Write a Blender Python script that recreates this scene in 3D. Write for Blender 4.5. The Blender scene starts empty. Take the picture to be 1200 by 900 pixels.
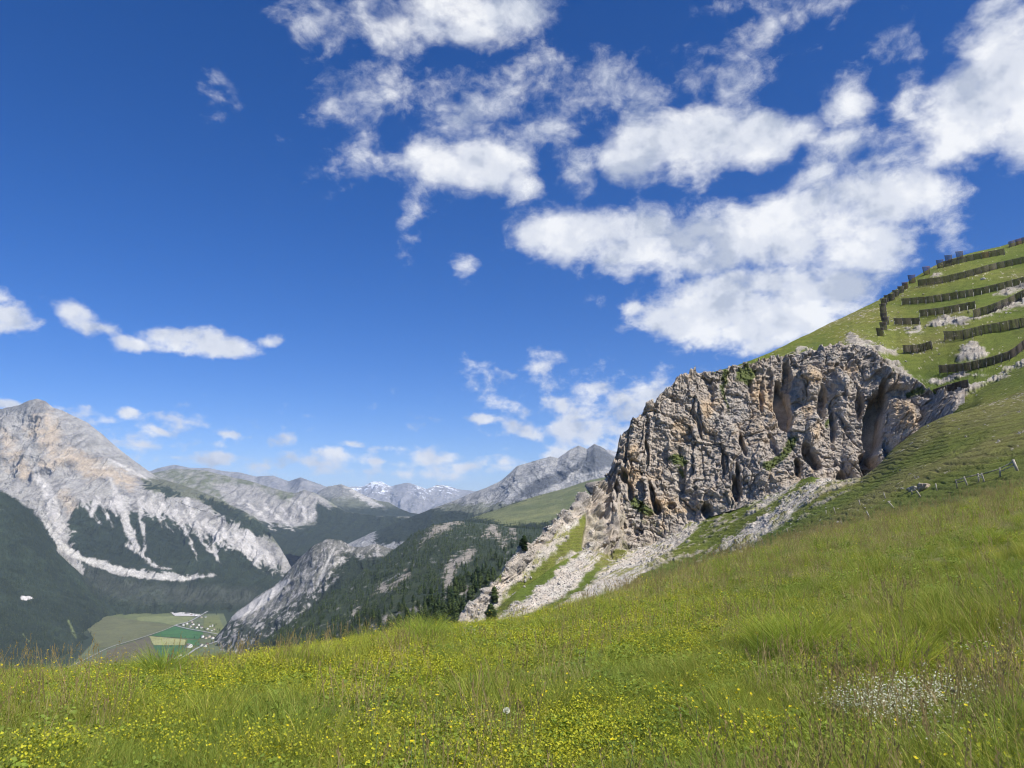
import bpy, math, random
import numpy as np
from mathutils import Vector, Matrix
from mathutils.bvhtree import BVHTree
random.seed(7)
RNG = np.random.default_rng(11)
C = bpy.context.scene.collection
# ------------------------------------------------------------------ camera model: real directions seen from the camera
F = 873.0
PIT = math.radians(9.75)
CP, SP = math.cos(PIT), math.sin(PIT)
EYE = 0.0            # the camera stands at the origin, eye level is z = 0
VAL = -720.0         # valley floor, metres below the camera


def P3(px, py, D):
    """world points seen in direction (px, py) at forward distance D"""
    px, py, D = np.broadcast_arrays(*[np.asarray(a, float) for a in (px, py, D)])
    dx = (px - 600) / F
    dy = (450 - py) / F
    s = D / (CP - SP * dy)
    return np.stack([dx * s, D, (SP + CP * dy) * s], -1)


def py_of(z, D):
    k = z / D
    return 450 - F * (k * CP - SP) / (CP + k * SP)


def ground_at(px, py, z=VAL):
    p = P3(px, py, 1.0)
    return p * (z / p[..., 2])[..., None]


def ray_dir(px, py):
    v = P3(px, py, 1.0)
    return v / np.linalg.norm(v)


# ------------------------------------------------------------------ noise
_perm = RNG.permutation(4096).astype(np.int64)


def _hash(ix, iy, iz, seed=0):
    a = _perm[(ix + seed * 131) & 4095]
    a = _perm[(a + iy) & 4095]
    return _perm[(a + iz) & 4095]


_G = RNG.normal(size=(4096, 3))
_G /= np.linalg.norm(_G, axis=1)[:, None]


def perlin(P, seed=0):
    I = np.floor(P).astype(np.int64)
    f = P - I
    u = f * f * f * (f * (f * 6 - 15) + 10)
    out = 0
    for dx in (0, 1):
        for dy in (0, 1):
            for dz in (0, 1):
                g = _G[_hash(I[:, 0] + dx, I[:, 1] + dy, I[:, 2] + dz, seed)]
                d = (g * (f - np.array([dx, dy, dz]))).sum(1)
                w = (u[:, 0] if dx else 1 - u[:, 0]) * (u[:, 1] if dy else 1 - u[:, 1]) * (u[:, 2] if dz else 1 - u[:, 2])
                out = out + d * w
    return out * 1.6


def fbm(P, octv=5, gain=.5, lac=2.03, seed=0):
    a, s, t = 1.0, 0, 0
    for k in range(octv):
        s = s + a * perlin(P * lac ** k, seed + k)
        t += a
        a *= gain
    return s / t


def ridged(P, octv=5, gain=.5, lac=2.03, seed=0):
    a, s, t = 1.0, 0, 0
    w = 1.0
    for k in range(octv):
        n = 1 - np.abs(perlin(P * lac ** k, seed + k)) * 1.5
        n = np.clip(n, 0, 1) ** 2
        s = s + a * n * w
        w = np.clip(n * 1.6, 0, 1)
        t += a
        a *= gain
    return s / t


_R1 = RNG.random(4096)
_R3 = RNG.random((4096, 3))


def worley(P, seed=0):
    I = np.floor(P).astype(np.int64)
    n = len(P)
    f1 = np.full(n, 9.0)
    f2 = np.full(n, 9.0)
    cell = np.zeros(n)
    for dx in (-1, 0, 1):
        for dy in (-1, 0, 1):
            for dz in (-1, 0, 1):
                J = I + np.array([dx, dy, dz])
                h = _hash(J[:, 0], J[:, 1], J[:, 2], seed)
                d = np.sqrt((((J + _R3[h]) - P) ** 2).sum(1))
                near = d < f1
                f2 = np.where(near, f1, np.minimum(f2, d))
                cell = np.where(near, _R1[h], cell)
                f1 = np.where(near, d, f1)
    return f1, f2, cell


def facets(P, seed=0):
    """fracture blocks: distance gap to the next block, a random value per block and a tilted plane per block"""
    I = np.floor(P).astype(np.int64)
    n = len(P)
    f1 = np.full(n, 9.0); f2 = np.full(n, 9.0); cell = np.zeros(n); tilt = np.zeros(n)
    for dx in (-1, 0, 1):
        for dy in (-1, 0, 1):
            for dz in (-1, 0, 1):
                J = I + np.array([dx, dy, dz])
                h = _hash(J[:, 0], J[:, 1], J[:, 2], seed)
                dv = P - (J + _R3[h])
                d = np.abs(dv).max(1) * .6 + np.sqrt((dv ** 2).sum(1)) * .4
                near = d < f1
                f2 = np.where(near, f1, np.minimum(f2, d))
                cell = np.where(near, _R1[h], cell)
                tilt = np.where(near, (dv * _G[(h * 7 + 3) & 4095]).sum(1), tilt)
                f1 = np.where(near, d, f1)
    return f2 - f1, cell, tilt


def sstep(x, a, b):
    t = np.clip((x - a) / (b - a), 0, 1)
    return t * t * (3 - 2 * t)


def line_sd(px, py, pts, closed=False):
    pts = np.array(pts, float)
    if closed:
        pts = np.vstack([pts, pts[:1]])
    d = np.full(px.shape, 1e9)
    for a, b in zip(pts[:-1], pts[1:]):
        ab = b - a
        t = np.clip(((px - a[0]) * ab[0] + (py - a[1]) * ab[1]) / max(1e-9, ab @ ab), 0, 1)
        d = np.minimum(d, np.hypot(px - a[0] - t * ab[0], py - a[1] - t * ab[1]))
    return d


def poly_sd(px, py, pts):
    """signed distance, positive inside"""
    d = line_sd(px, py, pts, True)
    ins = np.zeros(px.shape, bool)
    n = len(pts)
    for i in range(n):
        x0, y0 = pts[i]
        x1, y1 = pts[(i + 1) % n]
        if y0 == y1:
            continue
        c = ((py >= min(y0, y1)) & (py < max(y0, y1)))
        xi = x0 + (py - y0) * (x1 - x0) / (y1 - y0)
        ins ^= c & (px < xi)
    return np.where(ins, d, -d)


def taper_line(px, py, pts):
    """pts = (x, y, halfwidth): positive inside the tapering streak"""
    best = np.full(px.shape, -1e9)
    for (x0, y0, w0), (x1, y1, w1) in zip(pts[:-1], pts[1:]):
        ax, ay = x1 - x0, y1 - y0
        t = np.clip(((px - x0) * ax + (py - y0) * ay) / max(1e-9, ax * ax + ay * ay), 0, 1)
        best = np.maximum(best, w0 + (w1 - w0) * t - np.hypot(px - x0 - t * ax, py - y0 - t * ay))
    return best


# ------------------------------------------------------------------ meshes
def mesh_from(name, V, Fq, mat=None, col=None, smooth=True, tri=None):
    """V (n,3), Fq (m,4) and/or tri (k,3) index arrays, col (n,3) colours of the surface"""
    me = bpy.data.meshes.new(name)
    V = np.asarray(V, np.float32)
    loops, starts, tot = [], [], 0
    if Fq is not None and len(Fq):
        Fq = np.asarray(Fq, np.int32)
        loops.append(Fq.ravel())
        starts.append(np.arange(len(Fq)) * 4)
        tot = len(Fq) * 4
    if tri is not None and len(tri):
        tri = np.asarray(tri, np.int32)
        loops.append(tri.ravel())
        starts.append(tot + np.arange(len(tri)) * 3)
    loops = np.concatenate(loops).astype(np.int32)
    starts = np.concatenate(starts).astype(np.int32)
    me.vertices.add(len(V))
    me.vertices.foreach_set('co', V.ravel())
    me.loops.add(len(loops))
    me.loops.foreach_set('vertex_index', loops)
    me.polygons.add(len(starts))
    me.polygons.foreach_set('loop_start', starts)
    me.update(calc_edges=True)
    me.validate()
    if smooth:
        me.polygons.foreach_set('use_smooth', np.ones(len(me.polygons), bool))
    if col is not None:
        a = me.color_attributes.new('Col', 'FLOAT_COLOR', 'POINT')
        c4 = np.ones((len(V), 4), np.float32)
        c4[:, :3] = col
        a.data.foreach_set('color', c4.ravel())
    if mat:
        me.materials.append(mat)
    return me


def link(name, me, parent=None, **props):
    o = bpy.data.objects.new(name, me)
    C.objects.link(o)
    if parent is not None:
        o.parent = parent
    for k, v in props.items():
        o[k] = v
    return o


def tag(o, label=None, cat=None, group=None, kind=None):
    if label: o['label'] = label
    if cat: o['category'] = cat
    if group: o['group'] = group
    if kind: o['kind'] = kind
    return o


def grid_faces(nr, nc):
    i = np.arange(nr - 1)[:, None] * nc + np.arange(nc - 1)[None]
    i = i.ravel()
    return np.stack([i, i + nc, i + nc + 1, i + 1], 1)


def smooth1(y, k):
    if k <= 0:
        return y
    w = np.hanning(2 * k + 3)[1:-1]
    w /= w.sum()
    yp = np.pad(y, k, mode='edge')
    return np.convolve(yp, w, mode='valid')


def sheet_grid(rows, x0, x1, nu, nvs, sm=3, relax=6):
    """rows: polylines (px, py, D); returns P (nv,nu,3), PX, PY of the smooth surface, v index 0..1"""
    u = np.linspace(x0, x1, nu)
    R = []
    for r in rows:
        r = sorted(r)
        a = np.array(r, float)
        py = smooth1(np.interp(u, a[:, 0], a[:, 1]), sm)
        D = smooth1(np.interp(u, a[:, 0], a[:, 2]), sm * 4)
        R.append(P3(u, py, D))
    out, vv = [], []
    for k, n in enumerate(nvs):
        t = np.linspace(0, 1, n, endpoint=False)
        for q in t:
            out.append(R[k] * (1 - q) + R[k + 1] * q)
            vv.append(k + q)
    out.append(R[-1])
    vv.append(len(nvs))
    P = np.array(out)
    for _ in range(relax):
        Q = P.copy()
        Q[1:-1] = (P[:-2] + 2 * P[1:-1] + P[2:]) / 4
        P = Q
    return P, np.array(vv)[:, None] + np.zeros((1, nu))


def proj(P):
    """pixel coordinates of world points"""
    x, y, z = P[..., 0], P[..., 1], P[..., 2]
    d = y * CP + z * SP
    uy = -y * SP + z * CP
    return 600 + F * x / d, 450 - F * uy / d


def normals(P):
    du = np.gradient(P, axis=1)
    dv = np.gradient(P, axis=0)
    n = np.cross(du, dv)
    n /= np.linalg.norm(n, axis=2)[..., None] + 1e-12
    s = np.sign((n * -P).sum(2, keepdims=True).mean())
    return n * s


def mixc(a, b, t):
    t = np.asarray(t)[..., None]
    return np.asarray(a) * (1 - t) + np.asarray(b) * t


# ------------------------------------------------------------------ materials
def new_mat(name):
    m = bpy.data.materials.new(name)
    m.use_nodes = True
    nt = m.node_tree
    nt.nodes.clear()
    return m, nt


def N(nt, t, **kw):
    n = nt.nodes.new(t)
    ins = kw.pop('ins', {})
    for k, v in kw.items():
        setattr(n, k, v)
    for k, v in ins.items():
        n.inputs[k].default_value = v
    return n


def L(nt, a, b):
    nt.links.new(a, b)


def mathn(nt, op, a, b=None, c=None, clamp=False):
    n = nt.nodes.new('ShaderNodeMath')
    n.operation = op
    n.use_clamp = clamp
    for i, v in enumerate((a, b, c)):
        if v is None: continue
        if isinstance(v, (int, float)): n.inputs[i].default_value = v
        else: nt.links.new(v, n.inputs[i])
    return n.outputs[0]


def terrain_mat(name, s1, s2, bump, var=(.75, 1.25), rough=.92, bscale=None, tint=None, streak=None, vor=0):
    """rock / soil / turf whose colour comes from the surface attribute, broken up by noise at two sizes (1/metres)"""
    m, nt = new_mat(name)
    at = N(nt, 'ShaderNodeAttribute', attribute_name='Col')
    geo = N(nt, 'ShaderNodeNewGeometry')
    pos = geo.outputs['Position']
    if streak:
        mp = N(nt, 'ShaderNodeMapping'); mp.inputs['Scale'].default_value = streak
        L(nt, pos, mp.inputs['Vector']); pos = mp.outputs[0]
    n1 = N(nt, 'ShaderNodeTexNoise', ins={'Scale': s1, 'Detail': 6.0, 'Roughness': .65})
    n2 = N(nt, 'ShaderNodeTexNoise', ins={'Scale': s2, 'Detail': 4.0, 'Roughness': .7})
    L(nt, pos, n1.inputs['Vector']); L(nt, pos, n2.inputs['Vector'])
    s = mathn(nt, 'ADD', n1.outputs['Fac'], n2.outputs['Fac'])
    r = N(nt, 'ShaderNodeMapRange', ins={'From Min': .7, 'From Max': 1.3, 'To Min': var[0], 'To Max': var[1]})
    L(nt, s, r.inputs['Value'])
    vm = N(nt, 'ShaderNodeVectorMath', operation='SCALE')
    L(nt, at.outputs['Color'], vm.inputs[0]); L(nt, r.outputs[0], vm.inputs['Scale'])
    b = N(nt, 'ShaderNodeBsdfPrincipled', ins={'Roughness': rough, 'Specular IOR Level': .15})
    L(nt, vm.outputs[0], b.inputs['Base Color'])
    if bump:
        if vor:
            vn = N(nt, 'ShaderNodeTexVoronoi', feature='F1', ins={'Scale': vor, 'Detail': 1.0})
            wv = N(nt, 'ShaderNodeVectorMath', operation='MULTIPLY_ADD'); wv.inputs[1].default_value = (.5 / vor * 2,) * 3
            L(nt, n2.outputs['Color'], wv.inputs[0]); L(nt, pos, wv.inputs[2]); L(nt, wv.outputs[0], vn.inputs['Vector'])
            sp = N(nt, 'ShaderNodeSeparateColor'); L(nt, vn.outputs['Color'], sp.inputs[0])
            s = mathn(nt, 'ADD', s, mathn(nt, 'MULTIPLY', sp.outputs[0], .7))
            s = mathn(nt, 'SUBTRACT', s, mathn(nt, 'MULTIPLY', vn.outputs['Distance'], .6))
        bp = N(nt, 'ShaderNodeBump', ins={'Strength': 1.0, 'Distance': bump})
        L(nt, s, bp.inputs['Height']); L(nt, bp.outputs[0], b.inputs['Normal'])
    o = N(nt, 'ShaderNodeOutputMaterial')
    L(nt, b.outputs[0], o.inputs['Surface'])
    return m


def plain_mat(name, col, rough=.8, var=.2, scale=4.0, bump=0.0, streak=None, spec=.2):
    m, nt = new_mat(name)
    tc = N(nt, 'ShaderNodeTexCoord')
    src = tc.outputs['Object']
    if streak:
        mp = N(nt, 'ShaderNodeMapping'); mp.inputs['Scale'].default_value = streak
        L(nt, src, mp.inputs['Vector']); src = mp.outputs[0]
    n1 = N(nt, 'ShaderNodeTexNoise', ins={'Scale': scale, 'Detail': 5.0, 'Roughness': .65})
    L(nt, src, n1.inputs['Vector'])
    oi = N(nt, 'ShaderNodeObjectInfo')
    v = mathn(nt, 'ADD', n1.outputs['Fac'], mathn(nt, 'MULTIPLY', oi.outputs['Random'], .5))
    r = N(nt, 'ShaderNodeMapRange', ins={'From Min': .45, 'From Max': 1.05, 'To Min': 1 - var, 'To Max': 1 + var})
    L(nt, v, r.inputs['Value'])
    vm = N(nt, 'ShaderNodeVectorMath', operation='SCALE')
    vm.inputs[0].default_value = col
    L(nt, r.outputs[0], vm.inputs['Scale'])
    b = N(nt, 'ShaderNodeBsdfPrincipled', ins={'Roughness': rough, 'Specular IOR Level': spec})
    L(nt, vm.outputs[0], b.inputs['Base Color'])
    if bump:
        bp = N(nt, 'ShaderNodeBump', ins={'Strength': 1.0, 'Distance': bump})
        L(nt, n1.outputs['Fac'], bp.inputs['Height']); L(nt, bp.outputs[0], b.inputs['Normal'])
    o = N(nt, 'ShaderNodeOutputMaterial')
    L(nt, b.outputs[0], o.inputs['Surface'])
    return m


def leaf_mat(name, col, col2, col3=None, patch=.45, trans=.35, rough=.6, attr=True, rnd=.6):
    """thin leaves: diffuse with light shining through; hue varies per plant and in patches of the meadow, painted shade dims the blade base"""
    m, nt = new_mat(name)
    oi = N(nt, 'ShaderNodeObjectInfo')
    geo = N(nt, 'ShaderNodeNewGeometry')
    n1 = N(nt, 'ShaderNodeTexNoise', ins={'Scale': patch, 'Detail': 3.0, 'Roughness': .6})
    L(nt, geo.outputs['Position'], n1.inputs['Vector'])
    f = mathn(nt, 'ADD', mathn(nt, 'MULTIPLY', n1.outputs['Fac'], 2.2), mathn(nt, 'MULTIPLY', oi.outputs['Random'], rnd))
    f = mathn(nt, 'SUBTRACT', f, .6 + rnd / 2, clamp=True)
    mx = N(nt, 'ShaderNodeMix', data_type='RGBA')
    mx.inputs['A'].default_value = (*col, 1); mx.inputs['B'].default_value = (*col2, 1)
    L(nt, f, mx.inputs['Factor'])
    c = mx.outputs['Result']
    if attr:
        at = N(nt, 'ShaderNodeAttribute', attribute_name='Col')
        mm = N(nt, 'ShaderNodeMix', data_type='RGBA', blend_type='MULTIPLY')
        mm.inputs['Factor'].default_value = 1
        L(nt, c, mm.inputs['A']); L(nt, at.outputs['Color'], mm.inputs['B'])
        c = mm.outputs['Result']
    d = N(nt, 'ShaderNodeBsdfPrincipled', ins={'Roughness': rough, 'Specular IOR Level': .25})
    t = N(nt, 'ShaderNodeBsdfTranslucent')
    L(nt, c, d.inputs['Base Color']); L(nt, c, t.inputs['Color'])
    ms = N(nt, 'ShaderNodeMixShader', ins={'Fac': trans})
    L(nt, d.outputs[0], ms.inputs[1]); L(nt, t.outputs[0], ms.inputs[2])
    o = N(nt, 'ShaderNodeOutputMaterial')
    L(nt, ms.outputs[0], o.inputs['Surface'])
    return m


# ------------------------------------------------------------------ scattering of uncountable ground cover
def scatter(name, pts, scl, rot, sources, label, cat=None):
    me = bpy.data.meshes.new(name)
    me.vertices.add(len(pts))
    me.vertices.foreach_set('co', np.asarray(pts, np.float32).ravel())
    a = me.attributes.new('scl', 'FLOAT', 'POINT'); a.data.foreach_set('value', np.asarray(scl, np.float32))
    a = me.attributes.new('rotv', 'FLOAT_VECTOR', 'POINT'); a.data.foreach_set('vector', np.asarray(rot, np.float32).ravel())
    a = me.attributes.new('pick', 'INT', 'POINT'); a.data.foreach_set('value', RNG.integers(0, len(sources), len(pts)).astype(np.int32))
    o = link(name, me, kind='stuff', label=label)
    if cat: o['category'] = cat
    ng = bpy.data.node_groups.new(name, 'GeometryNodeTree')
    ng.interface.new_socket('Geometry', in_out='INPUT', socket_type='NodeSocketGeometry')
    ng.interface.new_socket('Geometry', in_out='OUTPUT', socket_type='NodeSocketGeometry')
    gi = ng.nodes.new('NodeGroupInput'); go = ng.nodes.new('NodeGroupOutput')
    jn = ng.nodes.new('GeometryNodeJoinGeometry')
    for s in sources:
        inf = ng.nodes.new('GeometryNodeObjectInfo')
        inf.inputs['Object'].default_value = s
        inf.inputs['As Instance'].default_value = True
        ng.links.new(inf.outputs['Geometry'], jn.inputs[0])
    ip = ng.nodes.new('GeometryNodeInstanceOnPoints')
    ip.inputs['Pick Instance'].default_value = True
    def att(nm, ty):
        n = ng.nodes.new('GeometryNodeInputNamedAttribute'); n.data_type = ty
        n.inputs['Name'].default_value = nm
        return n.outputs['Attribute']
    ng.links.new(gi.outputs[0], ip.inputs['Points'])
    ng.links.new(jn.outputs[0], ip.inputs['Instance'])
    ng.links.new(att('pick', 'INT'), ip.inputs['Instance Index'])
    ng.links.new(att('rotv', 'FLOAT_VECTOR'), ip.inputs['Rotation'])
    ng.links.new(att('scl', 'FLOAT'), ip.inputs['Scale'])
    ng.links.new(ip.outputs[0], go.inputs[0])
    md = o.modifiers.new('scatter', 'NODES'); md.node_group = ng
    return o


def unlinked(name, me):
    return bpy.data.objects.new(name, me)
# ------------------------------------------------------------------ camera, sun, sky
sc = bpy.context.scene
sc.render.engine = 'CYCLES'
cam = bpy.data.cameras.new('camera')
cam.lens = F / 1200 * 36
cam.sensor_width = 36
cam.clip_start = .1
cam.clip_end = 90000
co = bpy.data.objects.new('camera', cam)
C.objects.link(co)
co.location = (0, 0, EYE)
co.rotation_euler = (math.pi / 2 + PIT, 0, 0)
sc.camera = co
SUN_EL, SUN_AZ = math.radians(50), math.radians(131)      # azimuth from the view direction towards the right
sd = Vector((math.sin(SUN_AZ) * math.cos(SUN_EL), math.cos(SUN_AZ) * math.cos(SUN_EL), math.sin(SUN_EL)))
sl = bpy.data.lights.new('sun', 'SUN')
sl.energy = 5.0
sl.angle = math.radians(.53)
sl.color = (1, .955, .89)
so = bpy.data.objects.new('sun', sl)
so.rotation_euler = (-sd).to_track_quat('-Z', 'Y').to_euler()
C.objects.link(so)

sc.view_settings.view_transform = 'Standard'
sc.view_settings.look = 'None'
sc.view_settings.exposure = 0.36
sc.view_settings.gamma = 1
sc.cycles.use_denoising = True
sc.cycles.filter_width = 1.15
sc.cycles.denoiser = 'OPENIMAGEDENOISE'
sc.cycles.denoising_input_passes = 'RGB_ALBEDO_NORMAL'
sc.cycles.max_bounces = 6
sc.cycles.diffuse_bounces = 3
sc.cycles.transmission_bounces = 3
sc.cycles.volume_bounces = 1
sc.cycles.use_adaptive_sampling = True
sc.cycles.adaptive_threshold = .03
sc.cycles.adaptive_min_samples = 16

w = bpy.data.worlds.new('World')
sc.world = w
w.use_nodes = True
nt = w.node_tree
nt.nodes.clear()
sky = N(nt, 'ShaderNodeTexSky')
sky.sky_type = 'NISHITA'
sky.sun_disc = False
sky.sun_elevation = SUN_EL
sky.sun_rotation = SUN_AZ
sky.altitude = 2200
sky.air_density = 1.0
sky.dust_density = .1
sky.ozone_density = 2.2
hs = N(nt, 'ShaderNodeHueSaturation', ins={'Hue': .506, 'Saturation': 1.31, 'Value': 1.0})
tn = N(nt, 'ShaderNodeVectorMath', operation='MULTIPLY'); tn.inputs[1].default_value = (1.0, 1.02, 1.2)
L(nt, sky.outputs[0], tn.inputs[0]); L(nt, tn.outputs[0], hs.inputs['Color'])
tc = N(nt, 'ShaderNodeTexCoord')
DIR = tc.outputs['Generated']
sx = N(nt, 'ShaderNodeSeparateXYZ')
L(nt, DIR, sx.inputs[0])
az = mathn(nt, 'ARCTAN2', sx.outputs['X'], sx.outputs['Y'])
el = mathn(nt, 'ARCSINE', sx.outputs['Z'])
ae = N(nt, 'ShaderNodeCombineXYZ')
L(nt, az, ae.inputs['X']); L(nt, el, ae.inputs['Y']); ae.inputs['Z'].default_value = 1
# clouds: (photo x, y, half width, half height, tilt in degrees, weight) turned into azimuth / elevation on the sky
BL = [
    (600, 120, 130, 60, 20, .40), (420, 110, 90, 60, 30, .38), (780, 110, 120, 40, 0, .36), (1020, 190, 90, 40, 0, .42), (545, 90, 90, 40, 0, .36), (330, 540, 200, 16, 0, .4), (650, 470, 110, 40, 0, .42), (200, 505, 120, 22, 0, .36),
    (540, 22, 92, 42, 0, 1.9), (610, 14, 56, 34, 0, 1.1), (470, 28, 55, 55, 0, .9), (385, 20, 48, 48, 0, .5), (452, 88, 34, 40, 0, .55), (425, 5, 60, 30, 0, .6),
    (385, 125, 56, 26, 35, .55), (425, 172, 40, 34, 45, .5), (487, 238, 22, 42, 0, .65), (495, 180, 40, 40, 0, .8), (572, 196, 62, 36, -8, 1.9), (610, 215, 30, 24, 0, 1.2), (540, 138, 66, 44, 20, .56), (520, 195, 50, 36, 0, 1.1),
    (655, 130, 50, 60, 40, .58), (710, 80, 52, 42, 40, .56), (645, 70, 26, 22, 0, .45), (678, 200, 34, 40, 0, .7),
    (745, 178, 56, 42, 0, 1.9), (815, 165, 76, 46, 6, 2.1), (890, 162, 60, 38, 0, 1.7), (865, 100, 62, 34, 35, .62), (990, 128, 50, 44, 0, 1.0), (985, 165, 60, 34, 0, .85), (940, 150, 40, 30, 0, 1.0),
    (905, 30, 60, 34, 35, .55), (835, 8, 46, 18, 0, .5), (955, 8, 60, 28, 0, .6), (1060, 40, 50, 34, 50, .42), (1060, 120, 34, 44, 0, .45),
    (1150, 120, 88, 62, 30, 2.2), (1180, 60, 66, 60, 40, 1.7), (1215, 130, 70, 70, 0, 2.1), (1120, 168, 46, 28, 0, 1.4), (1165, 20, 60, 36, 30, .7),
    (660, 277, 62, 36, 0, 2.2), (735, 283, 86, 42, 0, 2.3), (820, 290, 90, 40, 0, 2.2), (905, 272, 92, 48, 8, 2.3), (985, 250, 80, 50, 12, 2.0), (1045, 235, 56, 38, 10, 1.5), (1010, 290, 66, 40, 0, 1.7), (1090, 232, 44, 32, 0, .8), (1112, 262, 26, 30, 0, .5), (955, 205, 50, 18, 20, .7),
    (880, 345, 120, 36, 4, 2.2), (810, 372, 72, 34, 0, 2.2), (905, 378, 100, 36, 3, 2.3), (975, 345, 62, 40, 20, 1.7), (890, 405, 34, 14, 0, 1.4), (745, 362, 26, 12, -10, .9), (700, 355, 14, 10, 20, .4),
    (2, 374, 44, 22, -5, 1.9), (-2, 350, 18, 14, 0, .8), (90, 370, 32, 17, -22, 1.8), (120, 384, 18, 7, -15, .6), (160, 404, 30, 9, 0, 1.3), (196, 397, 34, 17, 0, 1.7), (236, 396, 34, 17, 0, 1.6), (262, 406, 44, 13, 0, 1.8), (210, 406, 50, 11, 0, 1.6), (314, 401, 18, 7, 10, .8), (62, 356, 14, 8, -30, .5),
    (628, 430, 40, 14, 15, .7), (600, 440, 24, 9, -15, .6), (625, 445, 20, 9, 0, .5), (545, 313, 11, 11, -50, .45), (692, 352, 12, 9, 20, .4), (255, 92, 32, 18, -30, .40),
    (568, 490, 36, 9, -8, 1.2), (610, 502, 38, 10, -25, 1.2), (690, 500, 58, 26, 0, 1.8), (740, 476, 52, 24, 20, 1.4), (695, 458, 34, 18, 0, .7), (660, 480, 40, 18, -10, .8), (735, 515, 60, 24, 0, 1.3), (655, 530, 46, 12, 0, .6), (570, 545, 50, 9, 0, .7),
    (8, 474, 28, 7, 8, 1.1), (100, 484, 30, 10, 0, .7), (148, 484, 19, 9, 0, 1.2), (120, 492, 40, 9, 0, .5), (205, 490, 28, 8, -10, .6), (190, 506, 20, 6, -20, 1.1), (267, 509, 17, 6, 0, 1.2), (330, 515, 21, 10, 0, 1.5), (415, 521, 22, 6, -12, 1.1), (440, 526, 30, 5, -8, .6),
    (165, 522, 48, 8, -5, .9), (250, 537, 38, 10, -6, 1.5), (205, 536, 30, 6, 0, .7), (360, 541, 36, 10, -12, 1.1), (305, 545, 40, 7, 0, .6), (388, 530, 24, 9, 0, .9), (442, 541, 15, 7, 0, 1.0), (468, 544, 22, 7, 0, .8), (510, 538, 40, 10, -4, 1.2), (545, 548, 46, 9, 0, 1.1), (500, 556, 60, 6, 0, .7), (590, 541, 30, 9, 0, .9), (430, 552, 50, 5, 0, .5),
]
acc = None
for (bx, by, rx, ry, ang, wt) in BL:
    wt = wt if wt < 1.2 else 1.2 + (wt - 1.2) * .55
    rx, ry = (rx * 1.06, ry * 1.08) if wt > 1.2 else (rx, ry)
    d0 = ray_dir(bx, by)
    a0, e0 = math.atan2(d0[0], d0[1]), math.asin(d0[2])
    d1, d2 = ray_dir(bx + 8, by), ray_dir(bx, by - 8)
    ka = abs(math.atan2(d1[0], d1[1]) - a0) / 8
    ke = abs(math.asin(d2[2]) - e0) / 8
    sx_, sy_, t_ = rx * ka, ry * ke, math.radians(ang)
    if abs(ang) < 9:
        q = N(nt, 'ShaderNodeVectorMath', operation='MULTIPLY_ADD')
        q.inputs[1].default_value = (1 / sx_, 1 / sy_, 0); q.inputs[2].default_value = (-a0 / sx_, -e0 / sy_, 0)
        L(nt, ae.outputs[0], q.inputs[0]); q = q.outputs[0]
    else:
        q_ = N(nt, 'ShaderNodeCombineXYZ')
        for k_, (u_, v_, s_) in enumerate(((math.cos(t_), math.sin(t_), sx_), (-math.sin(t_), math.cos(t_), sy_))):
            d_ = N(nt, 'ShaderNodeVectorMath', operation='DOT_PRODUCT')
            d_.inputs[1].default_value = (u_ / s_, v_ / s_, -(a0 * u_ + e0 * v_) / s_)
            L(nt, ae.outputs[0], d_.inputs[0]); L(nt, d_.outputs['Value'], q_.inputs[k_])
        q = q_.outputs[0]
    ln = N(nt, 'ShaderNodeVectorMath', operation='LENGTH')
    L(nt, q, ln.inputs[0])
    v = mathn(nt, 'MULTIPLY', mathn(nt, 'SUBTRACT', 1.1, ln.outputs['Value'], clamp=False), wt)
    if acc is None:
        acc = v
    else:
        n = nt.nodes.new('ShaderNodeMath'); n.operation = 'SMOOTH_MAX'
        L(nt, acc, n.inputs[0]); L(nt, v, n.inputs[1]); n.inputs[2].default_value = .14
        acc = n.outputs[0]
acc = mathn(nt, 'MINIMUM', mathn(nt, 'MAXIMUM', acc, -.6), 1.0)


def cloud_noise(offset):
    """billowing detail: coarse and fine noise on the direction sphere, shrinking towards the horizon"""
    ad = N(nt, 'ShaderNodeVectorMath', operation='ADD'); ad.inputs[1].default_value = offset
    L(nt, DIR, ad.inputs[0])
    mp = N(nt, 'ShaderNodeMapping'); mp.inputs['Scale'].default_value = (1, 1, 1.35)
    L(nt, ad.outputs[0], mp.inputs['Vector'])
    wn = N(nt, 'ShaderNodeTexNoise', ins={'Scale': 9.0, 'Detail': 4.0, 'Roughness': .6}); L(nt, mp.outputs[0], wn.inputs['Vector'])
    ws = N(nt, 'ShaderNodeVectorMath', operation='MULTIPLY_ADD'); ws.inputs[1].default_value = (.055, .055, .055)
    L(nt, wn.outputs['Color'], ws.inputs[0]); L(nt, mp.outputs[0], ws.inputs[2])
    a = N(nt, 'ShaderNodeTexNoise', ins={'Scale': 15.0, 'Detail': 12.0, 'Roughness': .6, 'Lacunarity': 2.15})
    L(nt, ws.outputs[0], a.inputs['Vector'])
    return a.outputs['Fac']


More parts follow.
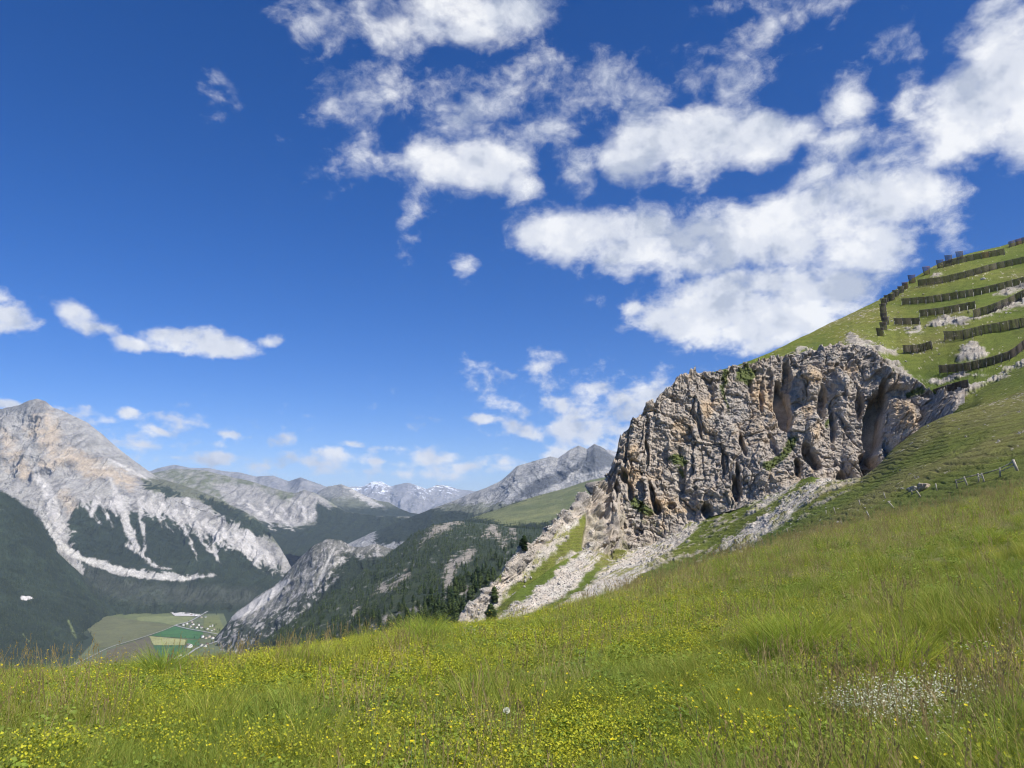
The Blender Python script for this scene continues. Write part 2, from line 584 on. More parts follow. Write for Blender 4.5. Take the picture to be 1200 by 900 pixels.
n0 = cloud_noise((0, 0, 0))
n1 = cloud_noise((.006, -.004, .012))
ampn = N(nt, 'ShaderNodeMapRange', ins={'From Min': .1, 'From Max': .9, 'To Min': 2.7, 'To Max': 2.0})
L(nt, acc, ampn.inputs['Value'])
fnz = N(nt, 'ShaderNodeTexNoise', ins={'Scale': 42.0, 'Detail': 5.0, 'Roughness': .55})
fmp = N(nt, 'ShaderNodeMapping'); fmp.inputs['Scale'].default_value = (1, 1, 1.5)
L(nt, DIR, fmp.inputs['Vector']); L(nt, fmp.outputs[0], fnz.inputs['Vector'])
famp = N(nt, 'ShaderNodeMapRange', ins={'From Min': .10, 'From Max': .4, 'To Min': 2.4, 'To Max': .6})
L(nt, el, famp.inputs['Value'])
acc = mathn(nt, 'ADD', acc, mathn(nt, 'MULTIPLY', mathn(nt, 'SUBTRACT', fnz.outputs['Fac'], .48), famp.outputs[0]))
dens = mathn(nt, 'ADD', acc, mathn(nt, 'MULTIPLY', mathn(nt, 'SUBTRACT', n0, .5), ampn.outputs[0]))
al = N(nt, 'ShaderNodeMapRange', interpolation_type='SMOOTHSTEP', ins={'From Min': .04, 'From Max': 1.12, 'To Min': 0, 'To Max': 1})
L(nt, dens, al.inputs['Value'])
# thickness and the lobes turned to the sun decide how bright the cloud is
def soft(offset):
    ad = N(nt, 'ShaderNodeVectorMath', operation='ADD'); ad.inputs[1].default_value = offset
    L(nt, DIR, ad.inputs[0])
    a = N(nt, 'ShaderNodeTexNoise', ins={'Scale': 12.0, 'Detail': 4.0, 'Roughness': .5})
    L(nt, ad.outputs[0], a.inputs['Vector'])
    return a.outputs['Fac']


lit = mathn(nt, 'ADD', .63, mathn(nt, 'MULTIPLY', mathn(nt, 'SUBTRACT', soft((0, 0, 0)), soft((.014, -.01, .04))), 2.3))
lit = mathn(nt, 'ADD', lit, mathn(nt, 'MULTIPLY', mathn(nt, 'SUBTRACT', n0, n1), 1.0))
thick = N(nt, 'ShaderNodeMapRange', interpolation_type='SMOOTHSTEP', ins={'From Min': .3, 'From Max': 1.25, 'To Min': .08, 'To Max': .0})
L(nt, dens, thick.inputs['Value'])
lit = mathn(nt, 'ADD', lit, thick.outputs[0], clamp=True)
cr = N(nt, 'ShaderNodeValToRGB'); cr.color_ramp.interpolation = 'EASE'
cr.color_ramp.elements[0].position = .25; cr.color_ramp.elements[0].color = (4.9, 5.4, 6.5, 1)
cr.color_ramp.elements[1].position = 1.0; cr.color_ramp.elements[1].color = (9.1, 9.2, 9.4, 1)
e = cr.color_ramp.elements.new(.62); e.color = (7.3, 7.6, 8.3, 1)
L(nt, lit, cr.inputs[0])
mx = N(nt, 'ShaderNodeMix', data_type='RGBA')
L(nt, mathn(nt, 'MULTIPLY', al.outputs[0], .96), mx.inputs['Factor'])
L(nt, hs.outputs[0], mx.inputs['A']); L(nt, cr.outputs[0], mx.inputs['B'])
bg = N(nt, 'ShaderNodeBackground', ins={'Strength': .084})
L(nt, mx.outputs['Result'], bg.inputs['Color'])
ow = N(nt, 'ShaderNodeOutputWorld')
L(nt, bg.outputs[0], ow.inputs['Surface'])
w.cycles.sampling_method = 'NONE'
# ------------------------------------------------------------------ the far mountains and the valley
GREY = np.array((.31, .295, .275)); PALE = np.array((.43, .41, .37)); DARKROCK = np.array((.16, .158, .155))
OCHRE = np.array((.47, .375, .265)); FORESTC = np.array((.024, .034, .020)); ALP = np.array((.115, .135, .055))
ALPD = np.array((.10, .11, .06)); SNOW = np.array((.80, .82, .85)); SCREE = np.array((.46, .435, .40))

M_far = terrain_mat('far_rock', .012, .06, 10.0, (.62, 1.38))
M_mid = terrain_mat('mid_rock', .04, .22, 3.0, (.65, 1.35))
M_val = terrain_mat('valley_ground', .006, .05, 2.0, (.8, 1.2))
FOREST_PTS = []


def relief(P, vv, amp, wl, gul, seed, keep0=0, edge=None):
    """mountain relief: ridged noise plus gullies that run down the slope; amplitudes in metres"""
    sh = P.shape
    n = normals(P)
    Q = P.reshape(-1, 3)
    r = ridged(Q / wl + seed * 3.1, 6, .52, seed=seed) - .45
    wx = fbm(Q / (wl * .5) + 9.2, 3, seed=seed + 5)
    along = Q[:, 0] / gul[1] + wx * .55
    G = np.stack([along, Q[:, 2] / (gul[1] * 6), Q[:, 1] / (gul[1] * 9)], 1)
    g = ridged(G, 5, .55, seed=seed + 9) - .4
    fine = fbm(Q / (wl * .09), 4, .6, seed=seed + 12)
    v = (vv / vv.max()).ravel()
    top = sstep(v, 0, .06) if edge is None else edge.ravel()
    d = (amp * r + gul[0] * g * (.25 + .75 * np.minimum(1, v * 4))) * top + amp * .16 * fine * (.4 + .6 * top)
    d = d.reshape(sh[0], sh[1], 1)
    dirn = n * np.array([.6, 1, .25])
    ridge = ((ridged(Q * np.array([1, .2, .2]) / (wl * .3), 5, .6, seed=seed + 20) - .4) * amp * .3).reshape(sh[0], sh[1])
    P2 = P + dirn * d
    P2[..., 2] += ridge * np.exp(-v.reshape(sh[0], sh[1]) * 9)
    P2[..., 2] += (ridged(Q * np.array([1, .3, .3]) / (wl * .07), 3, .6, seed=seed + 21).reshape(sh[0], sh[1]) - .4) * amp * .09 * np.exp(-v.reshape(sh[0], sh[1]) * 12)
    return P2, r.reshape(sh[:2]), g.reshape(sh[:2])


def mountain(name, rows, x0, x1, nu, nvs, amp, wl, gul, seed, colf, mat, sm=2, relax=5, label=None, forest=None, thr=1.0):
    first = [(x, y + 6, D * 1.12) for x, y, D in rows[0]]
    first = [(x, py_of(P3(x, y, D)[2] - .20 * D * .45, D * 1.35), D * 1.35) for x, y, D in rows[0]]
    P, vv = sheet_grid([first] + rows, x0, x1, nu, [24] + nvs, sm, relax)
    ed = np.clip(np.abs(vv - 1) * 3.5, 0.12, 1)
    P2, r, g = relief(P, vv + .001, amp, wl, gul, seed, edge=ed)
    px, py = proj(P2)
    pxf, pyf = px.ravel(), py.ravel()
    Q = P2.reshape(-1, 3)
    jit = fbm(Q / (wl * .12), 4, .6, seed=seed + 30)
    jit2 = fbm(Q / (wl * .12) + 50, 4, .6, seed=seed + 31)
    wz = fbm(Q / (wl * .4), 2, seed=seed + 40)
    STREAK[0] = fbm(np.stack([Q[:, 0] / (wl * .05) + wz * 4, Q[:, 2] / (wl * .33), Q[:, 1] / (wl * .5)], 1), 4, .65, seed=seed + 41)
    nn = normals(P2).reshape(-1, 3)
    col, fm = colf(pxf, pyf, pxf + jit * 7, pyf + jit2 * 7, jit, r.ravel(), g.ravel(), nn, Q)
    me = mesh_from(name, Q, grid_faces(*P.shape[:2]), mat, np.clip(col, 0.005, .9))
    o = link(name, me, kind='structure', label=label)
    if fm is not None:
        FOREST_PTS.append((name, Q, fm, P.shape[:2], pxf, pyf, vv.ravel()))
    return o, P2


STREAK = [0]


def rockmix(j, r, g, nn, base=GREY, pale=PALE, dark=DARKROCK):
    c = np.repeat(base[None], len(j), 0)
    c = mixc(c, pale, np.clip(.5 + j * 1.6, 0, 1) * .7)
    c = mixc(c, dark, np.clip(g * 1.2 + .0, 0, 1) * .35)
    c = mixc(c, dark * .8, sstep(STREAK[0], .0, .35) * .65)
    c = mixc(c, pale * 1.15, sstep(-STREAK[0], .1, .4) * .6)
    return c * .86


# far snowy peaks
def c_snow(px, py, jx, jy, j, r, g, nn, Q):
    c = rockmix(j, r, g, nn, np.array((.26, .25, .25)), np.array((.36, .34, .33)))
    s = sstep(570.5 - jy * .8 - py * .2 + j * 34 + STREAK[0] * 18, 0, 3) * (jx > 395)
    s = np.maximum(s * sstep(-np.abs(jx - 432), -34, -22), s * sstep(-np.abs(jx - 512), -34, -18)) 
    return mixc(c, SNOW, s), None


mountain('snowy_range', [
    [(300, 590, 27000), (380, 580, 27000), (400, 574, 27000), (412, 569, 27000), (425, 569, 27000), (436, 563, 27000), (448, 563, 27000), (458, 569, 27000), (468, 566, 26500), (478, 564, 26500), (490, 568, 26000),
     (500, 572, 26000), (512, 567, 27000), (524, 568, 27000), (536, 572, 27000), (560, 575, 27000), (640, 575, 27000), (740, 585, 27000)],
    [(300, 615, 22000), (740, 615, 22000)]], 300, 740, 460, [90], 560, 1500, (420, 420), 3, c_snow, M_far,
    label='distant blue mountain range streaked with snow at the end of the valley')

# purple blue hill in front of the snow
def c_plain(base, pale, dark, fl=None):
    def f(px, py, jx, jy, j, r, g, nn, Q):
        c = rockmix(j, r, g, nn, np.array(base), np.array(pale), np.array(dark))
        if fl is not None:
            c = mixc(c, ALPD, sstep(jy, fl, fl + 12) * .7)
        return c, None
    return f


mountain('far_range', [
    [(60, 560, 15500), (170, 553, 15500), (186, 547, 15500), (204, 543, 15500), (222, 547, 15500), (245, 547, 15500), (262, 551, 15500), (280, 552, 15500), (300, 557, 15500), (320, 556, 15500), (338, 563, 15500), (352, 558, 15000), (363, 562, 15000),
     (380, 568, 15500), (420, 585, 15500), (470, 595, 15500)],
    [(60, 600, 13000), (470, 612, 13000)]], 60, 470, 420, [90], 240, 1700, (160, 420), 5,
    c_plain((.24, .24, .25), (.34, .33, .32), (.15, .16, .18)), M_far, label='hazy blue grey mountain chain behind the plateau')

# pale triangular hills
def c_pale(px, py, jx, jy, j, r, g, nn, Q):
    c = rockmix(j, r, g, nn, np.array((.22, .22, .20)), np.array((.34, .33, .30)))
    s = taper_line(jx, jy, [(404, 570, 1.5), (420, 580, 4), (437, 590, 5), (452, 596, 1.5)])
    c = mixc(c, PALE, sstep(s, -1, 2))
    c = mixc(c, ALPD, sstep(jy, 578, 588) * (1 - sstep(s, -1, 2)) * .8)
    fm = sstep(jy, 590, 598)
    return mixc(c, FORESTC, fm), fm


mountain('pale_hill', [
    [(300, 600, 12500), (345, 590, 12500), (368, 578, 12500), (384, 569, 12500), (400, 566, 12500), (412, 571, 12400), (428, 580, 12200), (444, 586, 12000), (456, 588, 12000), (466, 594, 11800), (480, 600, 11500), (520, 606, 11000), (560, 612, 11000)],
    [(300, 618, 10800), (560, 620, 10300)]], 300, 560, 330, [100], 120, 900, (90, 240), 7, c_pale, M_far, label='bare hill with a pale scree face in the valley gap')


# second range: plateau, grey crags, small triangular peak
def c_second(px, py, jx, jy, j, r, g, nn, Q):
    c = mixc(np.repeat(ALPD[None], len(j), 0) * 1.3, GREY, np.clip(.45 + j * 1.8, 0, 1) * .75)
    crag = np.maximum(poly_sd(jx, jy, [(250, 566), (300, 568), (318, 580), (345, 590), (356, 606), (364, 616), (340, 618), (318, 612), (300, 612), (280, 602), (262, 586)]),
                      poly_sd(jx, jy, [(330, 600), (343, 580), (357, 574), (372, 580), (392, 594), (388, 604), (368, 614), (352, 612)]))
    rk = rockmix(j, r, g, nn)
    c = mixc(c, rk, sstep(crag, -2, 3))
    fm = sstep(jy, 600, 612) * (1 - sstep(crag, -3, 1))
    fm = np.maximum(fm, sstep(poly_sd(jx, jy, [(372, 590), (400, 598), (470, 606), (600, 604), (600, 660), (300, 660), (370, 616)]), -3, 2))
    for q in ([(290, 590, 2), (308, 606, 2), (322, 622, .8)], [(310, 592, 2), (328, 608, 2), (345, 622, .8)], [(330, 598, 1.5), (345, 612, .6)], [(352, 590, 3), (357, 604, 2), (358, 615, .6)], [(368, 600, 2), (362, 612, .8)]):
        s = sstep(taper_line(jx, jy, q), -1, 1)
        c = mixc(c, SCREE, s); fm = fm * (1 - s)
    return mixc(c, FORESTC, fm), fm


mountain('second_range', [
    [(100, 556, 10500), (180, 553, 10500), (205, 548, 10500), (240, 550, 10300), (262, 556, 10200), (290, 562, 10000), (310, 568, 9800), (330, 574, 9600), (345, 577, 9500), (357, 573, 9400), (370, 577, 9300), (388, 588, 9300), (405, 599, 9200), (440, 604, 9000),
     (480, 605, 8800), (540, 606, 8600), (600, 604, 8500)],
    [(100, 590, 9200), (300, 606, 8800), (400, 616, 8600), (600, 622, 8200)],
    [(100, 640, 7600), (300, 650, 7200), (600, 650, 7000)]], 100, 600, 640, [110, 90], 110, 900, (110, 200), 9, c_second, M_far,
    label='green and grey plateau with pale crags and a small pointed peak', forest=1)


# the big bare massif on the left
GULL = [[(128, 560, 1.5), (138, 585, 4), (148, 612, 6), (156, 632, 4), (162, 645, 2.5), (170, 655, 2), (182, 663, 1.5)],
        [(165, 585, 3), (164, 608, 2), (169, 625, 1.6), (169, 640, 1.4), (167, 652, 1.6)],
        [(190, 592, 3), (187, 604, 1.6), (189, 618, .6)], [(205, 600, 4), (214, 618, 2.2), (222, 632, 1.2), (232, 656, .5)],
        [(218, 585, 3), (226, 605, 2.2), (238, 636, 1.6), (252, 650, 1.6), (256, 660, .8)], [(240, 612, 3), (250, 628, 1.4), (252, 648, 1)],
        [(250, 620, 3), (262, 636, 1.6), (270, 644, .5)], [(262, 622, 3), (276, 640, 1.6), (288, 650, .6)], [(276, 628, 4), (294, 642, 2), (302, 648, .6)],
        [(112, 590, 4), (107, 604, 1.5)], [(128, 590, 3), (136, 604, 1)], [(290, 625, 4), (305, 645, 2), (303, 656, .6)],
        [(182, 664, 1.5), (200, 668, 1.5)], [(176, 592, 3), (180, 606, .6)], [(150, 640, 3), (158, 646, 1)], [(40, 552, 3), (54, 572, 5), (60, 592, 7), (66, 608, 6), (72, 620, 5)]]


_rg = np.random.default_rng(3)
for _ in range(46):
    x_ = _rg.uniform(96, 318); y_ = np.interp(x_, [96, 130, 165, 210, 262, 318], [588, 592, 590, 606, 630, 656]) - _rg.uniform(0, 10); l_ = _rg.uniform(10, 34)
    GULL.append([(x_, y_, _rg.uniform(.4, 1.3)), (x_ + l_ * .35, y_ + l_ * .6, _rg.uniform(.2, .8)), (x_ + l_ * (.5 + _rg.uniform(0, .3)), y_ + l_, -.6)])


def c_massif(px, py, jx, jy, j, r, g, nn, Q):
    c = rockmix(j, r, g, nn)
    # warm bands in the face
    w = np.maximum.reduce([taper_line(jx, jy, [(52, 478, 3), (58, 500, 9), (60, 520, 9), (62, 545, 5)]), taper_line(jx, jy, [(55, 545, 5), (80, 535, 8), (110, 550, 7), (140, 556, 7), (152, 566, 5)]),
                           taper_line(jx, jy, [(5, 510, 5), (14, 530, 7), (30, 552, 8)]), taper_line(jx, jy, [(48, 488, 3), (40, 505, 5)]), taper_line(jx, jy, [(74, 580, 4), (84, 596, 4)])])
    c = mixc(c, OCHRE, sstep(w + j * 16 + STREAK[0] * 10, -9, 8) * .75)
    c = mixc(c, PALE * 1.12, sstep(fbm(Q / np.array([260, 400, 90.]), 4, .6, seed=77), .1, .4) * sstep(jy, 500, 560) * .5)
    c = mixc(c, DARKROCK, sstep(poly_sd(jx, jy, [(28, 470), (52, 466), (60, 474), (52, 486), (38, 484), (20, 482), (0, 485), (0, 476)]), -2, 3) * .6)
    # smooth scree on the right flank
    c = mixc(c, np.array((.33, .32, .30)), sstep(poly_sd(jx, jy, [(84, 486), (120, 506), (190, 560), (170, 562), (120, 530), (95, 505)]), -3, 5) * .7)
    c = mixc(c, SCREE * 1.08, sstep(taper_line(px, py, [(128, 538, 1), (150, 550, 2), (178, 564, 1)]), -1, 1))
    # green shoulder along the lower crest
    c = mixc(c, ALPD, sstep(poly_sd(jx, jy, [(166, 562), (192, 560), (230, 570), (275, 590), (320, 615), (330, 640), (280, 612), (262, 602), (235, 588), (212, 582), (185, 578), (172, 572)]), -3, 2) * .85)
    fo = poly_sd(jx, jy, [(82, 612), (88, 598), (104, 588), (112, 586), (122, 592), (134, 600), (150, 604), (162, 596), (175, 604), (192, 604), (212, 610), (236, 624), (262, 634), (282, 646),
                          (310, 662), (330, 668), (360, 720), (100, 720), (96, 664), (82, 645)])
    fo = np.maximum(fo, poly_sd(jx, jy, [(168, 570), (178, 566), (200, 574), (212, 576), (214, 584), (200, 582), (185, 578)]))
    fo = np.maximum(fo, poly_sd(jx, jy, [(232, 578), (262, 590), (292, 604), (320, 622), (326, 634), (290, 620), (262, 606), (244, 594)]))
    fm = sstep(fo + j * 3 + np.clip(STREAK[0], -1, .3) * 16, -1.2, 1.2)
    fm = np.maximum(fm, sstep(poly_sd(jx, jy, [(-80, 560), (0, 575), (30, 592), (55, 615), (70, 640), (40, 680), (-80, 680)]), -2, 2))
    fm = np.maximum(fm, sstep(jy, 674, 682))
    br = sstep(poly_sd(jx, jy, [(85, 655), (115, 668), (160, 682), (240, 688), (300, 690), (300, 708), (150, 708), (110, 690)]), -6, 6)
    fm = fm * (1 - .12 * br)
    for iq, q in enumerate(GULL):
        kk = taper_line(jx * .6 + px * .4, jy * .6 + py * .4, q) + STREAK[0] * 5
        s = sstep(kk, -1.8, 1.4) * .95
        c = mixc(c, SCREE * 1.05, s); fm = fm * (1 - s)
    st = -1.2 + STREAK[0] * 4 + j * 4 + taper_line(px + j * 3, py + j * 3, [(48, 600, 3), (60, 622, 5), (72, 640, 6), (88, 650, 6), (105, 658, 5), (130, 666, 6), (160, 672, 6.5), (190, 676, 6), (215, 677, 5.5), (236, 676, 2.2), (253, 674, 1.6)])
    s = sstep(st, -1, 1.2)
    c = mixc(c, mixc(np.repeat((PALE * 1.15)[None], len(j), 0), GREY, sstep(STREAK[0] + j, -.1, .4) * .6), s); fm = fm * (1 - s)
    c = mixc(c, SNOW, sstep(-np.hypot(px - 53, (py - 468) * 2), -3, -2))
    return mixc(c, mixc(np.repeat(FORESTC[None], len(j), 0), FORESTC * 1.9, np.clip(.2 + r * 1.2 + j, 0, 1)), fm), fm


mountain('massif', [
    [(-160, 500, 8200), (-60, 485, 8000), (0, 478, 7900), (22, 473, 7850), (34, 468, 7800), (44, 466, 7800), (53, 468, 7800), (62, 476, 7800), (74, 480, 7800), (90, 488, 7850), (104, 495, 7900), (126, 513, 7900), (150, 534, 7900), (176, 553, 7800), (190, 561, 7700),
     (212, 567, 7600), (240, 577, 7500), (268, 590, 7300), (296, 604, 7100), (316, 622, 6900), (328, 642, 6800), (345, 668, 6700), (400, 690, 6600)],
    [(-160, 560, 7000), (0, 560, 7100), (60, 560, 7050), (130, 560, 7100), (190, 580, 7200), (240, 596, 7100), (300, 624, 6800), (345, 680, 6500), (400, 700, 6400)],
    [(-160, 650, 6200), (60, 640, 6250), (110, 650, 6250), (180, 655, 6350), (260, 655, 6450), (345, 690, 6200), (400, 708, 6100)],
    [(-160, 714, 5640), (400, 714, 5640)],
    [(-160, py_of(VAL - 60, 5300), 5300), (400, py_of(VAL - 60, 5300), 5300)]],
    -160, 400, 820, [140, 150, 60, 12], 190, 900, (150, 210), 13, c_massif, M_far, sm=1,
    label='big bare limestone mountain with orange and pale bands above dark forest', forest=1)


# grey ridge in the centre
def c_greyridge(px, py, jx, jy, j, r, g, nn, Q):
    c = rockmix(j, r, g, nn, np.array((.31, .31, .30)), np.array((.42, .41, .39)), np.array((.17, .18, .19)))
    dk = poly_sd(jx, jy, [(688, 532), (697, 519), (712, 528), (735, 545), (700, 552), (672, 556), (640, 574), (600, 590), (612, 570), (640, 556), (668, 548), (680, 538)])  # dark face: cloud shadow painted into the rock colour
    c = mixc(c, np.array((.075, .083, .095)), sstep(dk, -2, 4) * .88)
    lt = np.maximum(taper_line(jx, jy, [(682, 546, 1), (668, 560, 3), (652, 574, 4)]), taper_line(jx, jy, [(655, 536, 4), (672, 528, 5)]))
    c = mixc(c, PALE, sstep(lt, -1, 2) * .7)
    c = mixc(c, ALPD, sstep(poly_sd(jx, jy, [(480, 600), (530, 588), (560, 590), (600, 588), (600, 615), (480, 615)]) + j * 6, -2, 4) * .8)
    fm = sstep(poly_sd(jx, jy, [(440, 604), (490, 596), (520, 596), (560, 603), (610, 590), (620, 620), (440, 640)]) + j * 3, -1, 2)
    return mixc(c, FORESTC, fm), fm


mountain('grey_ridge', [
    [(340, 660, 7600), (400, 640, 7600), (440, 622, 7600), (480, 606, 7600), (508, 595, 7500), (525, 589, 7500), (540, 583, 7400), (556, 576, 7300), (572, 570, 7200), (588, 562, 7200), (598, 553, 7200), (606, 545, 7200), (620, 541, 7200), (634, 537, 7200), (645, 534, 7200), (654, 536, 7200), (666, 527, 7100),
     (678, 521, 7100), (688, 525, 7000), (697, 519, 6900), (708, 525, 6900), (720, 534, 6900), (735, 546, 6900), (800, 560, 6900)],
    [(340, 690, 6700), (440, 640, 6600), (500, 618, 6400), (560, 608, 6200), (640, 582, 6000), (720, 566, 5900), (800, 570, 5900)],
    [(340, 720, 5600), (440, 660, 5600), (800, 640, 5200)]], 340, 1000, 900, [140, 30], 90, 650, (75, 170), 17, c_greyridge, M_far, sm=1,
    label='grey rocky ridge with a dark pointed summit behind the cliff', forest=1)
mountain('far_crest', [[(680, 535, 9500), (700, 527, 9500), (712, 524, 9500), (722, 527, 9500), (735, 526, 9500), (800, 540, 9500)], [(680, 580, 8200), (800, 580, 8200)]],
         680, 800, 130, [40], 60, 500, (40, 120), 19, c_plain((.33, .33, .33), (.42, .41, .4), (.2, .2, .2)), M_far, label='pale rock crest peeping out behind the grey ridge')


# the smooth alp under it
def c_alp(px, py, jx, jy, j, r, g, nn, Q):
    c = np.repeat(ALP[None], len(j), 0)
    c = mixc(c, np.array((.20, .205, .085)), np.clip(.4 + fbm(Q / 130, 4, seed=91) * 1.4, 0, 1))
    c = mixc(c, np.array((.30, .28, .2)), sstep(j, .38, .5) * .5)
    fm = sstep(poly_sd(jx, jy, [(500, 612), (552, 606), (575, 608), (590, 614), (640, 612), (700, 600), (700, 660), (500, 660)]) + j * 4, -1, 2)
    fm = np.maximum(fm, sstep(taper_line(jx, jy, [(560, 603, 1.6), (600, 589, 1.5), (640, 576, .8)]), -.6, .6))
    return mixc(c, FORESTC, fm), fm


mountain('alp_shoulder', [
    [(490, 626, 5200), (530, 614, 5000), (562, 603, 4900), (584, 596, 4900), (604, 588, 4900), (630, 580, 4900), (660, 572, 4800), (690, 562, 4800), (720, 556, 4700), (800, 545, 4700)],
    [(490, 650, 3900), (560, 618, 3700), (640, 614, 3500), (720, 600, 3400), (800, 590, 3400)],
    [(490, 700, 3000), (800, 660, 2700)]], 490, 1000, 560, [90, 60], 16, 420, (7, 120), 21, c_alp, M_mid,
    label='smooth olive green alp shoulder in front of the grey ridge', forest=1)


# rocky knoll above the gorge
def c_knoll(px, py, jx, jy, j, r, g, nn, Q):
    c = rockmix(j, r, g, nn, np.array((.36, .34, .31)), np.array((.5, .47, .42)), np.array((.2, .19, .18)))
    fm = sstep(j + STREAK[0] * .5, -.22, .0) * .95
    rock = np.maximum(poly_sd(jx, jy, [(272, 726), (330, 684), (352, 655), (384, 631), (404, 634), (398, 655), (378, 680), (350, 700), (300, 728)]), taper_line(jx, jy, [(400, 640, 6), (430, 642, 6), (455, 646, 4)]))
    fm = np.maximum(fm * (1 - sstep(rock, -6, 4) * .45), sstep(poly_sd(jx, jy, [(404, 652), (440, 655), (470, 650), (470, 760), (330, 760), (360, 715), (392, 680)]) + j * 6, -3, 2))
    s = sstep(taper_line(px, py, [(338, 680, 2), (320, 694, 5), (298, 710, 6), (274, 724, 3)]), -1, 1)
    c = mixc(c, SCREE * 1.05, s); fm = fm * (1 - s)
    s = sstep(taper_line(px, py, [(392, 642, 1), (384, 658, 1.2), (376, 676, 1.5), (370, 690, .6)]), -1, 1)
    c = mixc(c, PALE, s); fm = fm * (1 - s)
    return mixc(c, FORESTC, fm), fm


mountain('rocky_knoll', [
    [(240, 760, 4500), (262, 735, 4500), (276, 717, 4500), (300, 699, 4500), (326, 682, 4500), (338, 668, 4500), (352, 652, 4500), (366, 639, 4400), (384, 630, 4400), (400, 632, 4400), (412, 639, 4350), (425, 640, 4300), (440, 636, 4300), (456, 641, 4300), (475, 648, 4300), (560, 650, 4300)],
    [(240, 790, 3900), (300, 745, 3950), (350, 710, 3950), (400, 690, 3900), (460, 690, 3800), (560, 700, 3800)],
    [(240, 830, 3400), (560, 790, 3300)]], 240, 560, 440, [120, 80], 55, 330, (45, 90), 23, c_knoll, M_mid, sm=1,
    label='pale rocky knoll with scattered trees above the gorge', forest=1)


# left forest slope
def c_leftforest(px, py, jx, jy, j, r, g, nn, Q):
    fm = np.ones(len(j))
    c = mixc(np.repeat(FORESTC[None], len(j), 0), FORESTC * 1.9, np.clip(.2 + r * 1.2 + j, 0, 1))
    s = sstep(-np.hypot((px + j * 3 - 31) / 1.7, (py + j * 3 - 701) / .5), -5, -4) * (py < 703.5)
    s2 = sstep(np.maximum(taper_line(px + j * 3, py + j * 3, [(80, 727, 1), (86, 742, 1.6), (90, 748, .6)]), taper_line(px + j * 6, py, [(28, 743, .8), (33, 752, .8)])), -1, 1)
    c = mixc(c, SCREE * 1.3, s); c = mixc(c, ALP * 1.3, s2)
    s3 = sstep(j, .36, .46) * sstep(jy, 640, 560) 
    c = mixc(c, GREY * .8, s3 * .8)
    br = sstep(poly_sd(jx, jy, [(85, 655), (115, 668), (160, 682), (240, 692), (300, 695), (300, 712), (150, 712), (110, 690)]), -6, 6)
    c = mixc(c, np.array((.065, .068, .055)), br)
    return c, fm * (1 - s) * (1 - s2) * (1 - s3 * .6) * (1 - .35 * br)


mountain('left_forest_slope', [
    [(-160, 540, 5600), (-60, 556, 5500), (0, 574, 5400), (22, 586, 5400), (40, 603, 5400), (56, 628, 5400), (68, 647, 5400), (84, 662, 5450), (100, 676, 5500), (116, 694, 5560), (128, 709, 5590), (150, 724, 5600), (330, 740, 5600)],
    [(-160, 680, 4300), (0, 684, 4500), (60, 690, 4900), (100, 702, 5200), (116, 709, 5400), (130, 716, 5540), (150, 728, 5500), (330, 745, 5500)],
    [(-160, py_of(VAL - 5, 3300), 3300), (0, py_of(VAL - 5, 3400), 3400), (60, py_of(VAL - 5, 3700), 3700), (88, py_of(VAL - 5, 4100), 4100), (100, py_of(VAL - 5, 4400), 4400), (108, py_of(VAL - 5, 4900), 4900), (122, py_of(VAL - 5, 5400), 5400), (135, py_of(VAL - 5, 5500), 5500), (330, py_of(VAL - 5, 5620), 5620)],
    [(-160, py_of(VAL - 60, 2900), 2900), (60, py_of(VAL - 60, 3500), 3500), (112, py_of(VAL - 60, 5000), 5000), (330, py_of(VAL - 60, 5560), 5560)]],
    -160, 150, 330, [110, 110, 6], 75, 600, (60, 180), 27, c_leftforest, M_mid, sm=1, label='dark conifer forest slope on the valley side', forest=1)


# the wooded slope in the middle, ending right below the scree
OUT = [[(495, 634, 1), (510, 622, 5), (530, 613, 4), (545, 611, 1)], [(520, 700, 1), (526, 676, 5), (531, 660, 5), (546, 655, 6), (554, 645, 3)], [(440, 695, 2), (449, 688, 5), (452, 692, 1)],
       [(457, 692, 1), (470, 680, 3), (480, 672, 1)], [(412, 728, 1), (416, 716, 2), (420, 712, 1)], [(570, 628, 2), (578, 619, 5), (584, 628, 3)], [(600, 622, 3), (604, 632, 1)], [(436, 738, 2), (455, 726, 4), (470, 716, 1)],
       [(482, 716, 3), (492, 712, 3)], [(590, 640, 2), (594, 630, 1)], [(544, 700, 1), (547, 690, 2)]]


def c_mid(px, py, jx, jy, j, r, g, nn, Q):
    c = np.repeat((FORESTC * 1.5)[None], len(j), 0)
    c = mixc(c, np.array((.085, .10, .04)), np.clip(j * 1.5 + .2, 0, 1) * .6)
    fm = np.ones(len(j))
    for q in OUT:
        s = sstep(taper_line(jx * .8 + px * .2, jy * .8 + py * .2, q) + j * 6 + STREAK[0] * 12, -1.5, 2.5) * .85
        c = mixc(c, mixc(rockmix(j, r, g, nn, np.array((.4, .37, .32))), OCHRE * 1.05, .3), s); fm = fm * (1 - s)
    rk = sstep(fbm(Q / np.array([22, 90, 22]), 4, .6, seed=44), .3, .42)
    c = mixc(c, GREY * .85, rk * .6)
    return c, fm * (1 - rk * .8)


